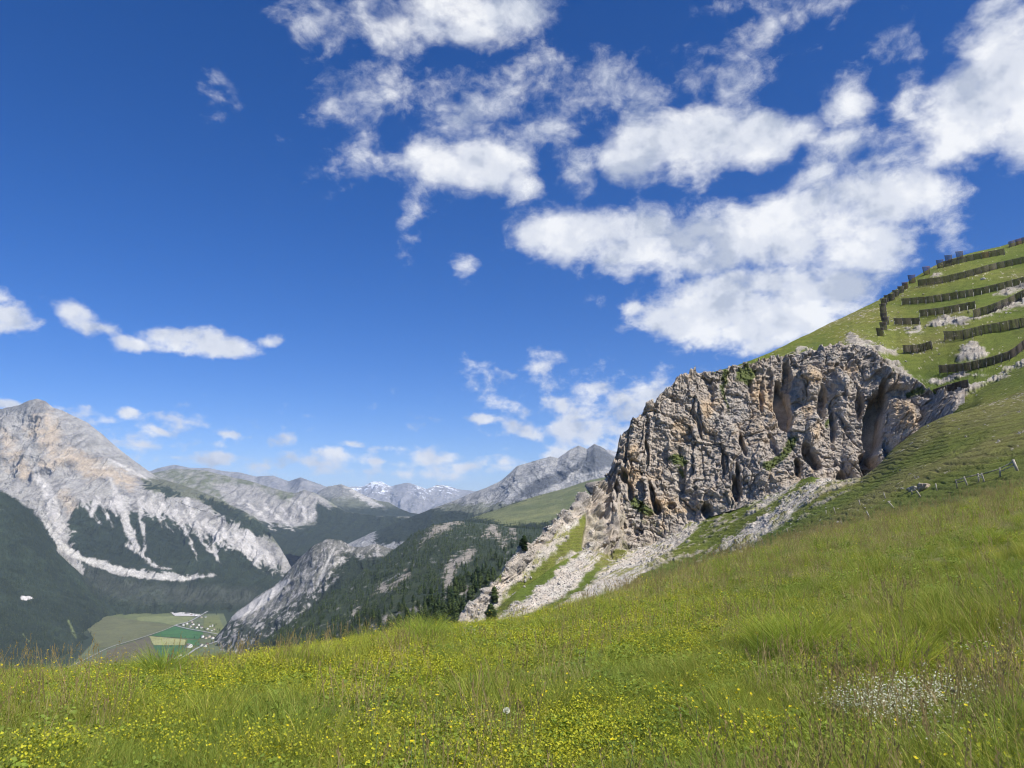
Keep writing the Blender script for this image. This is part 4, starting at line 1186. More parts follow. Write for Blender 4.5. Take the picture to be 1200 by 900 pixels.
az_ = np.concatenate([np.linspace(-math.pi, -.85, 50, endpoint=False), np.linspace(-.85, .85, 420), np.linspace(.85, math.pi, 50)[1:]])
rr_ = np.concatenate([np.geomspace(.3, 120, 330)])
RRg, AZg = np.meshgrid(rr_, az_, indexing='ij')
X, Y = RRg * np.sin(AZg), RRg * np.cos(AZg)
Z = meadow_z(X, Y)
MQ = np.stack([X, Y, Z], -1).reshape(-1, 3)
ja = fbm(MQ / 4, 4, seed=161); jb = fbm(MQ / .5, 4, .6, seed=163)
c = mixc(np.repeat(np.array((.13, .15, .04))[None], len(MQ), 0), np.array((.20, .18, .08)), np.clip(.5 + ja + jb, 0, 1))
dist = np.hypot(MQ[:, 0], MQ[:, 1])
c = mixc(c, np.array((.16, .18, .045)), sstep(dist, 25, 60) * .7)
pxm, pym = [a for a in proj(MQ)]
bare = np.maximum.reduce([taper_line(pxm + ja * 12, pym, [(990, 636, 2.5), (1010, 633, 4), (1045, 630, 3), (1066, 630, 1)]), taper_line(pxm, pym, [(975, 655, 1), (990, 656, 2), (1002, 655, 1)])])
bare = np.where(MQ[:, 1] > 20, bare, -9)
c = mixc(c, np.array((.42, .38, .29)), sstep(bare, -1, 1))
M_soil = terrain_mat('meadow_soil', 1.2, 9.0, .05, (.6, 1.4))
meadow = link('meadow_ground', mesh_from('meadow_ground', MQ, grid_faces(len(rr_), len(az_)), M_soil, c), kind='structure', label='turf of the foreground meadow')
MB = BVHTree.FromPolygons([Vector(p) for p in MQ.reshape(len(rr_), len(az_), 3)[::2].reshape(-1, 3).tolist()], grid_faces(len(rr_[::2]), len(az_)).tolist())

# ------------------------------------------------------------------ grass and herbs
def blades(n, rad, h, w, bend, lean=.25, seed=0, tip=(1.08, 1.05, 1.0), base=(.92, .95, .9), dry=0.0, segs=3):  # base tint dimmer than tip: shade among the blades put into the colour
    r = np.random.default_rng(seed)
    V, Fq, Tr, Cc = [], [], [], []
    for k in range(n):
        a = r.uniform(0, 2 * math.pi); q = rad * math.sqrt(r.random())
        x0, y0 = q * math.cos(a), q * math.sin(a)
        hh = h * r.uniform(.45, 1.1); ww = w * r.uniform(.6, 1.3)
        d = a + r.normal() * .9
        dx, dy = math.cos(d), math.sin(d)
        f = r.uniform(0, 2 * math.pi); sx_, sy_ = math.cos(f), math.sin(f)
        bd = bend * r.uniform(.3, 1.6); ln = lean * r.uniform(0, 1)
        tone = r.uniform(.75, 1.25)
        isdry = r.random() < dry
        i0 = len(V)
        for s in range(segs + 1):
            t = s / segs
            off = ln * t + bd * t * t
            L_ = math.sqrt(max(.05, 1 - min(.9, off * off * .6)))
            cx, cy, cz = x0 + dx * off * hh, y0 + dy * off * hh, hh * t * L_
            wd = ww * (1 - t) ** .7 if s < segs else 0
            cc = [b_ * (1 - t) + t_ * t for b_, t_ in zip(base, tip)]
            cc = [u_ * tone for u_ in cc]
            if isdry: cc = [cc[0] * 1.8, cc[1] * 1.3, cc[2] * 2.2]
            if s < segs:
                V += [(cx - sx_ * wd / 2, cy - sy_ * wd / 2, cz), (cx + sx_ * wd / 2, cy + sy_ * wd / 2, cz)]; Cc += [cc, cc]
            else:
                V.append((cx, cy, cz)); Cc.append(cc)
        for s in range(segs - 1):
            j = i0 + 2 * s
            Fq.append((j, j + 1, j + 3, j + 2))
        j = i0 + 2 * (segs - 1)
        Tr.append((j, j + 1, j + 2))
    return V, Fq, Tr, Cc


def stalks(n, rad, h, head, seed, V, Fq, Tr, Cc, stemc, headc, headn=7):
    """seed stalks with loose heads"""
    r = np.random.default_rng(seed)
    for k in range(n):
        a = r.uniform(0, 2 * math.pi); q = rad * math.sqrt(r.random())
        x0, y0 = q * math.cos(a), q * math.sin(a)
        hh = h * r.uniform(.65, 1.1); ln = r.normal(size=2) * .16
        i0 = len(V); w_ = .0016
        for s in range(4):
            t = s / 3
            cx, cy, cz = x0 + ln[0] * hh * t * t, y0 + ln[1] * hh * t * t, hh * t
            V += [(cx - w_, cy, cz), (cx + w_, cy + w_ * .5, cz)]; Cc += [stemc, stemc]
        for s in range(3):
            j = i0 + 2 * s
            Fq.append((j, j + 1, j + 3, j + 2))
        tx, ty = x0 + ln[0] * hh, y0 + ln[1] * hh
        for m_ in range(headn):
            t = m_ / headn
            zc = hh * (1 - head * t) + .01
            g = r.uniform(0, 6.28); ex = .012 * (1 - abs(t - .4)) * r.uniform(.6, 1.4)
            j = len(V)
            lx, ly = x0 + ln[0] * hh * (1 - head * t) ** 2, y0 + ln[1] * hh * (1 - head * t) ** 2
            V += [(lx, ly, zc), (lx + ex * math.cos(g), ly + ex * math.sin(g), zc + .012), (lx + ex * .4 * math.cos(g + 1), ly + ex * .4 * math.sin(g + 1), zc + .022)]
            Cc += [headc] * 3
            Tr.append((j, j + 1, j + 2))


def herb(n, rad, h, size, seed, c0, lobes=5, flat=.5):
    """low broad leaves on short stalks"""
    r = np.random.default_rng(seed)
    V, Fq, Tr, Cc = [], [], [], []
    for k in range(n):
        a = r.uniform(0, 2 * math.pi); q = rad * math.sqrt(r.random())
        hh = h * r.uniform(.3, 1.0); sz = size * r.uniform(.6, 1.3)
        cx, cy, cz = q * math.cos(a), q * math.sin(a), hh
        t1 = Vector((r.normal() * flat, r.normal() * flat, 1)).normalized()
        e1 = t1.orthogonal().normalized(); e2 = t1.cross(e1)
        tone = r.uniform(.7, 1.25)
        j = len(V)
        V.append((cx, cy, cz)); Cc.append([u * tone for u in c0])
        for m_ in range(lobes * 2):
            an = m_ * math.pi / lobes
            rd = sz * (1 if m_ % 2 == 0 else .72)
            p = Vector((cx, cy, cz)) + e1 * (rd * math.cos(an)) + e2 * (rd * math.sin(an)) + t1 * sz * .25
            V.append(tuple(p)); Cc.append([u * tone for u in c0])
        for m_ in range(lobes * 2):
            Tr.append((j, j + 1 + m_, j + 1 + (m_ + 1) % (lobes * 2)))
    return V, Fq, Tr, Cc


def clump(name, data, mat):
    V, Fq, Tr, Cc = data
    return unlinked(name, mesh_from(name, V, Fq, mat, Cc, smooth=True, tri=Tr))


G1 = leaf_mat('grass_blade', (.215, .295, .045), (.36, .385, .06), patch=.35, trans=.45)
G2 = leaf_mat('grass_blade_dry', (.34, .34, .12), (.42, .38, .17), patch=.5, trans=.4)
H1 = leaf_mat('herb_leaf', (.17, .26, .045), (.28, .35, .045), patch=.6, trans=.35)
H2 = leaf_mat('lady_mantle', (.33, .38, .03), (.42, .43, .035), patch=.9, trans=.35)
YF = leaf_mat('yellow_petal', (.72, .56, .01), (.75, .62, .02), trans=.25, attr=False)
WF = leaf_mat('white_petal', (.62, .64, .46), (.72, .72, .56), trans=.2, attr=False)

src_short = [clump('short_grass', blades(80, .13, .18, .0038, .5, .35, 100 + i, dry=.10), G1) for i in range(4)]
src_tall = [clump('tall_grass', blades(80, .14, .36, .0055, .45, .3, 120 + i, dry=.12), G1) for i in range(4)]
def seedy(seed, n=8, stem=(1.0, .85, .9), head=(.85, .68, .68)):
    d = blades(40, .15, .25, .004, .4, .3, seed, dry=.35)
    stalks(n, .16, .46, .28, seed + 1, *d, stem, head, 8)
    return d
src_seed = [clump('seed_grass', seedy(140 + 3 * i), G2) for i in range(4)]
src_herb = [clump('herb', herb(40, .13, .12, .015, 160 + i, (1, 1, 1)), H1) for i in range(3)]
def mantle(seed):
    V, Fq, Tr, Cc = herb(20, .12, .09, .018, seed, (.6, .75, .9))
    V2, _, T2, C2 = herb(90, .14, .19, .0065, seed + 7, (1.25, 1.15, .9), lobes=3, flat=.8)
    o_ = len(V)
    return V + V2, Fq, Tr + [tuple(i + o_ for i in t) for t in T2], Cc + C2
src_mantle = [clump('mantle', mantle(170 + i), H2) for i in range(3)]
def tuft(seed):
    return blades(170, .12, .42, .0045, .75, .5, seed, tip=(1.1, 1.12, .9), base=(.95, 1.0, .8), dry=.06)
src_tuft = [clump('tussock', tuft(180 + i), G1) for i in range(2)]
def flowers(seed, n, h, size):
    r = np.random.default_rng(seed); V, Tr = [], []
    for k in range(n):
        a = r.uniform(0, 6.28); q = .25 * math.sqrt(r.random()); cx, cy, cz = q * math.cos(a), q * math.sin(a), h * r.uniform(.6, 1.1)
        tl = Vector((r.normal() * .4, r.normal() * .4, 1)).normalized(); e1 = tl.orthogonal().normalized(); e2 = tl.cross(e1)
        for p_ in range(5):
            an = p_ * 1.2566; j = len(V); cen = Vector((cx, cy, cz))
            V += [tuple(cen), tuple(cen + size * (e1 * math.cos(an - .5) + e2 * math.sin(an - .5)) + tl * size * .35), tuple(cen + size * (e1 * math.cos(an + .5) + e2 * math.sin(an + .5)) + tl * size * .35)]
            Tr.append((j, j + 1, j + 2))
    return V, [], Tr, [(1, 1, 1)] * len(V)
src_yel = [clump('buttercups', flowers(190 + i, 6, .28, .0085), YF) for i in range(3)]
src_whi = [clump('white_bloom', flowers(195 + i, 36, .19, .0065), WF) for i in range(3)]

R_ = np.random.default_rng(5)


def field_points(n, r0, r1, a0=-.74, a1=.74, power=1.0):
    """random points in the wedge the photo looks into, denser near the eye"""
    r = r0 * (r1 / r0) ** (R_.random(n) ** power)
    a = R_.uniform(a0, a1, n)
    return r * np.sin(a), r * np.cos(a), r


def place(name, n, r0, r1, dens_fn, src, s_fn, label, thr_crest=1.22, power=1.0):
    x, y, r = field_points(n, r0, r1, power=power)
    a = np.arctan2(x, y)
    R = np.interp(a, _A, _R)
    z = meadow_z(x, y)
    P = np.stack([x, y, z], -1)
    pu, pv = proj(P)
    keep = (r < R * thr_crest) & (R_.random(n) < dens_fn(P, pu, pv, r))
    P, r, pu, pv = P[keep], r[keep], pu[keep], pv[keep]
    sc_ = s_fn(P, r) * R_.uniform(.7, 1.3, len(P))
    rot = np.stack([R_.normal(size=len(P)) * .10, R_.normal(size=len(P)) * .10, R_.uniform(0, 6.28, len(P))], 1)
    P[:, 2] -= .01
    return scatter(name, P, sc_, rot, src, label, 'grass' if 'grass' in name else None)


def nz(P, s, seed):
    return fbm(np.stack([P[:, 0] / s, P[:, 1] / s, 0 * P[:, 0]], -1), 3, seed=seed)


def grow(r):                    # far plants stand in for a wider patch each
    return np.clip(1 + (r - 16) / 34, 1, 2.6)


def reg(pts, f=18):
    return lambda pu, pv: sstep(poly_sd(pu, pv, pts), -f, f)
SEEDY = [reg([(690, 700), (760, 670), (860, 640), (1000, 600), (1200, 545), (1260, 560), (1200, 620), (1080, 650), (960, 690), (850, 700), (740, 715)]), reg([(840, 760), (950, 740), (1080, 790), (1200, 800), (1200, 900), (1000, 880), (900, 820)], 30)]
SEEDY[1] = (lambda f_: (lambda pu, pv: f_(pu, pv) * .45))(SEEDY[1])
YELL = [reg([(200, 780), (330, 765), (500, 745), (700, 710), (900, 700), (820, 760), (560, 800), (420, 830), (240, 820)], 22), reg([(860, 850), (960, 860), (930, 905), (850, 905)], 14), reg([(620, 840), (860, 820), (860, 905), (640, 905)], 25), reg([(40, 830), (120, 800), (300, 815), (200, 860)], 25)]
sd_fn = lambda u, v_: np.maximum.reduce([f(u, v_) for f in SEEDY])
ye_fn = lambda u, v_: np.maximum.reduce([f(u, v_) for f in YELL])

place('short_meadow_grass', 32000, 2.6, 90, lambda P, u, v_, r: np.clip(.75 + nz(P, 2, 1), 0, 1) * (1 - .35 * ye_fn(u, v_)), src_short, lambda P, r: grow(r), 'short bright green grass covering the meadow')
place('tall_meadow_grass', 15000, 3.2, 90, lambda P, u, v_, r: np.clip(.35 + 1.6 * nz(P, 2.4, 2), 0, 1) * (1 - .55 * ye_fn(u, v_)), src_tall, lambda P, r: grow(r) * np.clip(.75 + nz(P, 3, 8), .5, 1.2), 'taller green grass standing in patches of the meadow')
place('seed_head_grass', 15000, 3.2, 95, lambda P, u, v_, r: np.clip(.04 + .36 * sd_fn(u, v_) + .45 * nz(P, 3, 3), 0, 1), src_seed, lambda P, r: grow(r) * .95, 'brownish grass with seed heads on the crest of the meadow', 1.15)
place('leafy_herbs', 16000, 2.6, 60, lambda P, u, v_, r: np.clip(.42 + 1.2 * nz(P, 1.6, 4), 0, 1), src_herb, lambda P, r: grow(r) * 1.05, 'low leafy herbs between the grass')
place('lady_mantle_herbs', 18000, 2.6, 50, lambda P, u, v_, r: np.clip(.04 + .55 * ye_fn(u, v_) + .9 * nz(P, 2.2, 5), 0, 1), src_mantle, lambda P, r: grow(r) * 1.1, 'yellow green flowering herbs in frothy patches')
place('tussock_grass', 700, 4, 40, lambda P, u, v_, r: np.clip(.12 + nz(P, 3, 6), 0, 1), src_tuft, lambda P, r: .8 + 0 * r, 'arching tussocks of long green grass')
place('yellow_meadow_flowers', 1900, 3.2, 40, lambda P, u, v_, r: np.clip(.12 + .5 * ye_fn(u, v_) + .6 * nz(P, 3, 7), 0, 1), src_yel, lambda P, r: np.clip(1 + (r - 10) / 30, 1, 1.7), 'small yellow meadow flowers dotted through the grass')


def spot(name, pxs, n, spread, src, s, label, cat=None):
    pts = []
    for (x, y, rx, ry, m_) in pxs:
        for _ in range(m_):
            q = R_.normal(size=2)
            h_, _n = hit(x + q[0] * rx, y + q[1] * ry, MB)
            if h_ is not None: pts.append(tuple(h_))
    P = np.array(pts)
    P[:, 2] = meadow_z(P[:, 0], P[:, 1]) - .01
    rot = np.stack([0 * P[:, 0], 0 * P[:, 0], R_.uniform(0, 6.28, len(P))], 1)
    return scatter(name, P, s * R_.uniform(.75, 1.25, len(P)), rot, src, label)


spot('white_flower_patch', [(1060, 845, 26, 12, 40), (1030, 852, 30, 8, 16), (1080, 838, 14, 14, 14), (985, 838, 4, 3, 3), (1140, 835, 8, 6, 4), (1130, 905, 10, 6, 4), (1185, 770, 12, 20, 4), (560, 752, 26, 4, 7)], 0, 0, src_whi, 1.0, 'patch of small white flowers in the grass')
spot('long_grass_tussocks', [(935, 765, 20, 4, 16), (920, 772, 14, 4, 8), (495, 752, 14, 4, 12), (1060, 790, 10, 6, 6), (1165, 640, 4, 2, 3), (192, 795, 6, 3, 6)], 0, 0, src_tuft, 1.25, 'bright green tussocks of long arching grass')
# ------------------------------------------------------------------ trees
BARK = plain_mat('conifer_bark', (.09, .07, .055), .95, .3, 3.0)
NEED = leaf_mat('needle_foliage', (.032, .058, .018), (.095, .130, .038), patch=.05, trans=.12, rough=.8, rnd=1.2)
NEEDF = leaf_mat('far_needle_foliage', (.030, .050, .022), (.105, .125, .052), patch=.006, trans=.08, rough=.9, rnd=1.8)


def crown_mesh(name, seed, h, w, tiers, per, mat, rnd=0.0):
    """drooping needle sprays round the stem; uneven outline, gaps between tiers"""
    r = np.random.default_rng(seed); V, T, Cc = [], [], []
    for t in range(tiers):
        f = t / (tiers - 1)
        z = h * (.10 + .88 * f)
        prof = ((1 - f) ** .75) if rnd == 0 else math.sin(math.pi * min(1, .12 + .86 * (f * .93 + .07))) ** .7
        R = w * (prof + .03) * r.uniform(.75, 1.2)
        ph = r.uniform(0, 6.28)
        for k in range(per):
            a = ph + 6.283 * k / per + r.normal() * .25
            L_ = R * r.uniform(.6, 1.2); dz = -h * .045 * r.uniform(.2, 1.6); hw = R * r.uniform(.28, .5)
            ca, sa = math.cos(a), math.sin(a); j = len(V); tn = r.uniform(.6, 1.35)
            V += [(0, 0, z + h * .035), (ca * L_ * .6 - sa * hw, sa * L_ * .6 + ca * hw, z + dz * .4), (ca * L_, sa * L_, z + dz + h * .01 * r.normal()), (ca * L_ * .6 + sa * hw, sa * L_ * .6 - ca * hw, z + dz * .4), (ca * L_ * .35, sa * L_ * .35, z - h * .05)]
            Cc += [(tn,) * 3] * 5
            T += [(j, j + 1, j + 2), (j, j + 2, j + 3), (j + 4, j + 2, j + 1), (j + 4, j + 3, j + 2)]
    j = len(V)
    V += [(w * .05, 0, h * .93), (-w * .03, w * .04, h * .93), (-w * .03, -w * .04, h * .93), (0, 0, h * 1.03)]; Cc += [(1, 1, 1)] * 4
    T += [(j, j + 1, j + 3), (j + 1, j + 2, j + 3), (j + 2, j, j + 3)]
    return mesh_from(name, V, [], mat, Cc, smooth=False, tri=T)


def trunk_mesh(name, h, r0):
    V, Fq = [], []
    for s in range(5):
        t = s / 4
        for k in range(7):
            a = 6.283 * k / 7; rr = r0 * (1 - .85 * t) * (1.35 if s == 0 else 1)
            V.append((rr * math.cos(a), rr * math.sin(a), h * .95 * t - (.4 if s == 0 else 0)))
    for s in range(4):
        for k in range(7):
            Fq.append((s * 7 + k, s * 7 + (k + 1) % 7, (s + 1) * 7 + (k + 1) % 7, (s + 1) * 7 + k))
    return mesh_from(name, V, Fq, BARK)


near_crowns = [crown_mesh('crown', 300 + i, 12, 3.4, 16, 10, NEED, 0 if i == 3 else 1) for i in range(4)]
near_trunk = trunk_mesh('trunk', 11.5, .2)
mid_crowns = [crown_mesh('conifer_tree', 320 + i, 12, 2.9, 10, 7, NEED, 0 if i == 3 else 1) for i in range(4)]
far_src = [unlinked('far_conifer', crown_mesh('far_conifer', 340 + i, 15, 3.3, 4, 4, NEEDF)) for i in range(3)]
midst_src = [unlinked('mid_conifer', crown_mesh('mid_conifer', 350 + i, 13, 3.1, 8, 5, NEED, 0 if i == 3 else 1)) for i in range(4)]
RT = np.random.default_rng(77)


def ray_blocked(p, up=6):
    q = Vector(p) + Vector((0, 0, up)); d = q.length
    for b in (HB, MB):
        h_ = b.ray_cast(Vector((0, 0, 0)), q / d)
        if h_[0] is not None and h_[3] < d - 6: return True
    return False


FLABEL = {'massif': 'dark forest covering the foot of the big bare mountain', 'left_forest_slope': 'dense dark conifer forest on the left valley side', 'wooded_slope': 'conifer forest on the mountainside right behind the meadow',
          'rocky_knoll': 'trees scattered over the pale rocky knoll', 'valley_floor': 'forest on the valley bottom', 'second_range': 'far forest under the pointed crags', 'grey_ridge': 'forest belt at the foot of the grey ridge',
          'alp_shoulder': 'trees along the lower rim of the green alp', 'pale_hill': 'far forest at the foot of the bare hill'}
cand = []
for (name, Q, fm, shp, pxf, pyf, v) in FOREST_PTS:
    A = Q.reshape(*shp, 3)
    U, W_ = pxf.reshape(shp), pyf.reshape(shp)
    ar = np.abs(np.gradient(U, axis=1) * np.gradient(W_, axis=0) - np.gradient(U, axis=0) * np.gradient(W_, axis=1)).ravel()
    D = Q[:, 1]
    hp = 15 * F / D
    spc = np.clip(hp * .50, 1.25, 6)
    vis = (v >= .98) if name != 'valley_floor' else np.ones(len(v), bool)
    wgt = ar / spc ** 2 * fm * vis * (pyf < 860) * (pxf > -140) * (D > 300)
    n = int(wgt.sum())
    idx = RT.choice(len(Q), n, p=wgt / wgt.sum())
    P = Q[idx].copy()
    cell_u = np.abs(np.gradient(A, axis=1)).reshape(-1, 3)[idx]; cell_v = np.gradient(A, axis=0).reshape(-1, 3)[idx]
    P += cell_u * RT.uniform(-.5, .5, (n, 1)) + cell_v * RT.uniform(-.5, .5, (n, 1))
    if name == 'wooded_slope':
        near = P[:, 1] < 1150
        cand = P[near]; P = P[~near]
    s = RT.uniform(.55, 1.15, len(P)) * (1.35 if name in ('massif', 'second_range', 'left_forest_slope') else 1)
    rot = np.stack([0 * s, 0 * s, RT.uniform(0, 6.28, len(P))], 1)
    scatter('forest', P - np.array([0, 0, 1.]), s, rot, midst_src if name in ('wooded_slope', 'alp_shoulder') else far_src, FLABEL[name])


def tree_thing(p, s, label, group, parts, k):
    if parts:
        e = bpy.data.objects.new('pine_tree', None); C.objects.link(e)
        for nm, me_ in (('trunk', near_trunk), ('crown', near_crowns[k % 4])):
            ch = bpy.data.objects.new(nm, me_); C.objects.link(ch); ch.parent = e
    else:
        e = bpy.data.objects.new('pine_tree', mid_crowns[k % 4]); C.objects.link(e)
    e.location = p; e.scale = (s * RT.uniform(.9, 1.25), s * RT.uniform(.9, 1.25), s); e.rotation_euler = (0, 0, RT.uniform(0, 6.28))
    tag(e, label, 'tree', group)
    return e


MIDB = bvh_of(MIDP.reshape(-1, 3), MIDP.shape[:2], 1)
spec = [(548, 697), (556, 690), (563, 682), (571, 676), (578, 668), (585, 662), (590, 655), (597, 648), (570, 660), (560, 670), (552, 680), (540, 690), (532, 698), (526, 706), (518, 712), (537, 708), (530, 715), (522, 722), (510, 716), (500, 722), (512, 726), (545, 672), (580, 652), (575, 640), (590, 640), (600, 638),
        (488, 726), (478, 722), (470, 728), (505, 706), (560, 655), (548, 660), (498, 732), (533, 684), (540, 678), (566, 668)]
nt_ = 0
for k, (x, y) in enumerate(spec):
    h_, _n = hit(x + RT.normal() * 1.5, y + 5 + RT.normal() * 1.5, MIDB)
    if h_ is None or ray_blocked(h_, 9): continue
    tree_thing((h_.x, h_.y, h_.z - .4), RT.uniform(.8, 1.15) * min(1.15, max(.75, h_.y / 750)), 'dark green pine standing against the foot of the stony ridge', 'pines beside the stony ridge', True, k); nt_ += 1
rest = []
for p in cand:
    if not ray_blocked(p): rest.append(p)
rest.sort(key=lambda p: p[1])
left = []
for p in rest:
    if nt_ < 290:
        tree_thing((p[0], p[1], p[2] - .5), RT.uniform(.55, 1.0), 'small conifer on the wooded slope just behind the meadow', 'nearest conifers on the wooded slope', False, nt_); nt_ += 1
    else:
        left.append(p)
if left:
    P = np.array(left)
    scatter('forest', P, RT.uniform(.55, 1.05, len(P)), np.stack([0 * P[:, 0]] * 2 + [RT.uniform(0, 6.28, len(P))], 1), midst_src, 'further conifers on the wooded slope behind the meadow')
# single trees on the stony ridge
for (x, y, s, lab) in [(575, 733, .6, 'lone dark shrubby pine low on the scree slope'), (579, 706, .5, 'small bushy pine on the stony ridge above the lone pine'), (614, 645, .5, 'small dark pine in the notch of the stony ridge')]:
    h_, _n = hit(x, y)
    tree_thing((h_.x, h_.y, h_.z - .3), s, lab, None, True, 1)

# ------------------------------------------------------------------ avalanche barriers
WOOD = plain_mat('weathered_wood', (.085, .070, .056), .9, .4, 1.2, streak=(1, 1, 6))
WOODR = plain_mat('rusty_brown_wood', (.13, .065, .045), .9, .3, 1.2)
STEEL = plain_mat('dark_steel', (.05, .047, .045), .6, .3, 1.0, spec=.4)
PALEP = plain_mat('pale_post', (.42, .39, .34), .8, .15, 1.0)
DOWN = Vector((-.72, -.69, 0)).normalized()


def beam(V, Fq, a, b, w, d=None):
    """box beam between two points"""
    a, b = Vector(a), Vector(b); d = d or w
    t = (b - a).normalized(); s = t.cross(Vector((.13, .31, 1))).normalized(); u = s.cross(t)
    i = len(V)
    for p in (a, b):
        for sx_, su in ((-1, -1), (1, -1), (1, 1), (-1, 1)):
            V.append(tuple(p + s * (sx_ * w / 2) + u * (su * d / 2)))
    Fq += [(i, i + 1, i + 2, i + 3), (i + 7, i + 6, i + 5, i + 4), (i, i + 4, i + 5, i + 1), (i + 1, i + 5, i + 6, i + 2), (i + 2, i + 6, i + 7, i + 3), (i + 3, i + 7, i + 4, i)]


def barrier_row(pts, hgt, label, group, posts=True, rust=(), step=9.2, name='snow_barrier'):
    a = np.array(pts, float)
    seg = np.r_[0, np.cumsum(np.hypot(*np.diff(a, axis=0).T))]
    n = max(1, int(round(seg[-1] / step)))
    B = []
    for q in np.linspace(0, seg[-1], n + 1):
        h_, _n = hit(np.interp(q, seg, a[:, 0]), np.interp(q, seg, a[:, 1]))
        if h_ is not None: B.append(h_)
    root = bpy.data.objects.new(name, None); C.objects.link(root); root.location = B[0]
    tag(root, label, 'barrier', group)
    off = -B[0]
    tops = []
    for p in B:
        tops.append(p + Vector((0, 0, hgt)) + DOWN * hgt * .45)
    for i in range(len(B) - 1):
        V, Fq = [], []
        b0, b1, t0, t1 = B[i], B[i + 1], tops[i], tops[i + 1]
        e = (b1 - b0) * .012; b0, t0, b1, t1 = b0 + e, t0 + e, b1 - e, t1 - e
        for k in range(9):
            f = .06 + .92 * k / 8
            beam(V, Fq, off + b0.lerp(t0, f), off + b1.lerp(t1, f), .08, .30)
        for f in (.25, .75):
            beam(V, Fq, off + b0.lerp(b1, f) - DOWN * .12, off + t0.lerp(t1, f) - DOWN * .12, .14, .1)
        link('panel', mesh_from('panel', V, Fq, WOODR if i in rust else WOOD, smooth=False), root)
    for i, (b_, t_) in enumerate(zip(B, tops)):
        V, Fq = [], []
        beam(V, Fq, off + b_ + Vector((0, 0, -.5)) + DOWN * .05, off + t_ + Vector((0, 0, .15)) + DOWN * .16, .22, .16)
        link('post', mesh_from('post', V, Fq, STEEL, smooth=False), root)
        if posts:
            V, Fq = [], []
            g_, _n = hit(*[float(c_) for c_ in proj(np.array(b_ + DOWN * .1))])
            foot = b_ + DOWN * 1.9; foot.z -= 1.9
            beam(V, Fq, off + foot, off + b_.lerp(t_, .55) + DOWN * .15, .17, .17)
            link('strut', mesh_from('strut', V, Fq, PALEP if posts == 2 else STEEL, smooth=False), root)
    return root


GR = 'long rows of wooden avalanche barriers'
barrier_row([(1106.5, 313), (1140, 305), (1178, 298)], 3.1, 'uppermost long dark avalanche barrier just under the skyline', GR, rust=(5,))
barrier_row([(1183, 290), (1206, 283)], 3.1, 'short dark barrier row at the top of the ridge', GR, rust=(1,))
barrier_row([(1077, 335), (1103, 332), (1133, 325), (1167, 315.5), (1206, 307)], 3.1, 'second long avalanche barrier row below the skyline', GR)
barrier_row([(1058, 357), (1087, 355), (1117, 350.5), (1150, 345), (1175, 339), (1206, 331)], 3.0, 'third long avalanche barrier row with pale posts at its lower end', GR, posts=2)
barrier_row([(1079, 371), (1107, 368), (1144, 361)], 3.0, 'middle sized barrier row directly above the bare grey bank', GR, posts=2)
barrier_row([(1142, 372), (1160, 367), (1183, 358), (1206, 346)], 3.2, 'barrier row to the right of the bare grey bank bending uphill', GR)
barrier_row([(1049, 380), (1079, 380)], 2.8, 'short three bay barrier with pale posts', GR, posts=2)
barrier_row([(1108, 398), (1127, 398), (1155, 391), (1206, 382)], 3.4, 'long avalanche barrier row above the white rock mound', GR, step=10.5)
barrier_row([(1060, 413), (1080, 412.5), (1093, 408)], 3.0, 'low short barrier above the cliff edge', GR)
barrier_row([(1102, 437), (1132, 435), (1162, 428), (1187, 420), (1206, 404)], 2.8, 'lowest curving avalanche barrier below the white rock mound', GR, step=9.5)
barrier_row([(1086, 468), (1105, 462), (1125, 456), (1136, 454)], 2.6, 'old collapsed barrier on the rocks at the right end of the cliff', GR)


def crib(x, y, s, k, up, label):
    """short barrier seen end on: a slatted trapezoid wider at the top"""
    h_, _n = hit(x, y + (6 if not up else 2))
    if h_ is None: h_, _n = hit(x, y + 10)
    if h_ is None: return
    sd_ = Vector((.94, -.34, 0))
    root = bpy.data.objects.new('slatted_barrier', None); C.objects.link(root); root.location = h_
    tag(root, label, 'barrier', 'short slatted barriers climbing the ridge')
    H = 3.7 * s; wb, wt = .95 * s, 1.45 * s
    V, Fq = [], []
    for q in range(8):
        f = .1 + .88 * q / 7; w_ = wb + (wt - wb) * f
        c_ = Vector((0, 0, H * f)) + DOWN * .25 * f
        beam(V, Fq, c_ - sd_ * w_, c_ + sd_ * w_, .1, .42)
    link('panel', mesh_from('panel', V, Fq, WOODR if k in (11, 12, 13) else WOOD, smooth=False), root)
    for sg in (-1, 1):
        V, Fq = [], []
        beam(V, Fq, sd_ * wb * sg + Vector((0, 0, -1.0)) - DOWN * .15, sd_ * wt * sg + Vector((0, 0, H * 1.05)) + DOWN * .12, .2, .2)
        link('post', mesh_from('post', V, Fq, STEEL, smooth=False), root)
        V, Fq = [], []
        beam(V, Fq, sd_ * wb * sg + Vector((0, 0, -1.2)) - DOWN * 2.2, sd_ * wt * sg * .9 + Vector((0, 0, H * .8)), .15, .15)
        link('strut', mesh_from('strut', V, Fq, STEEL, smooth=False), root)


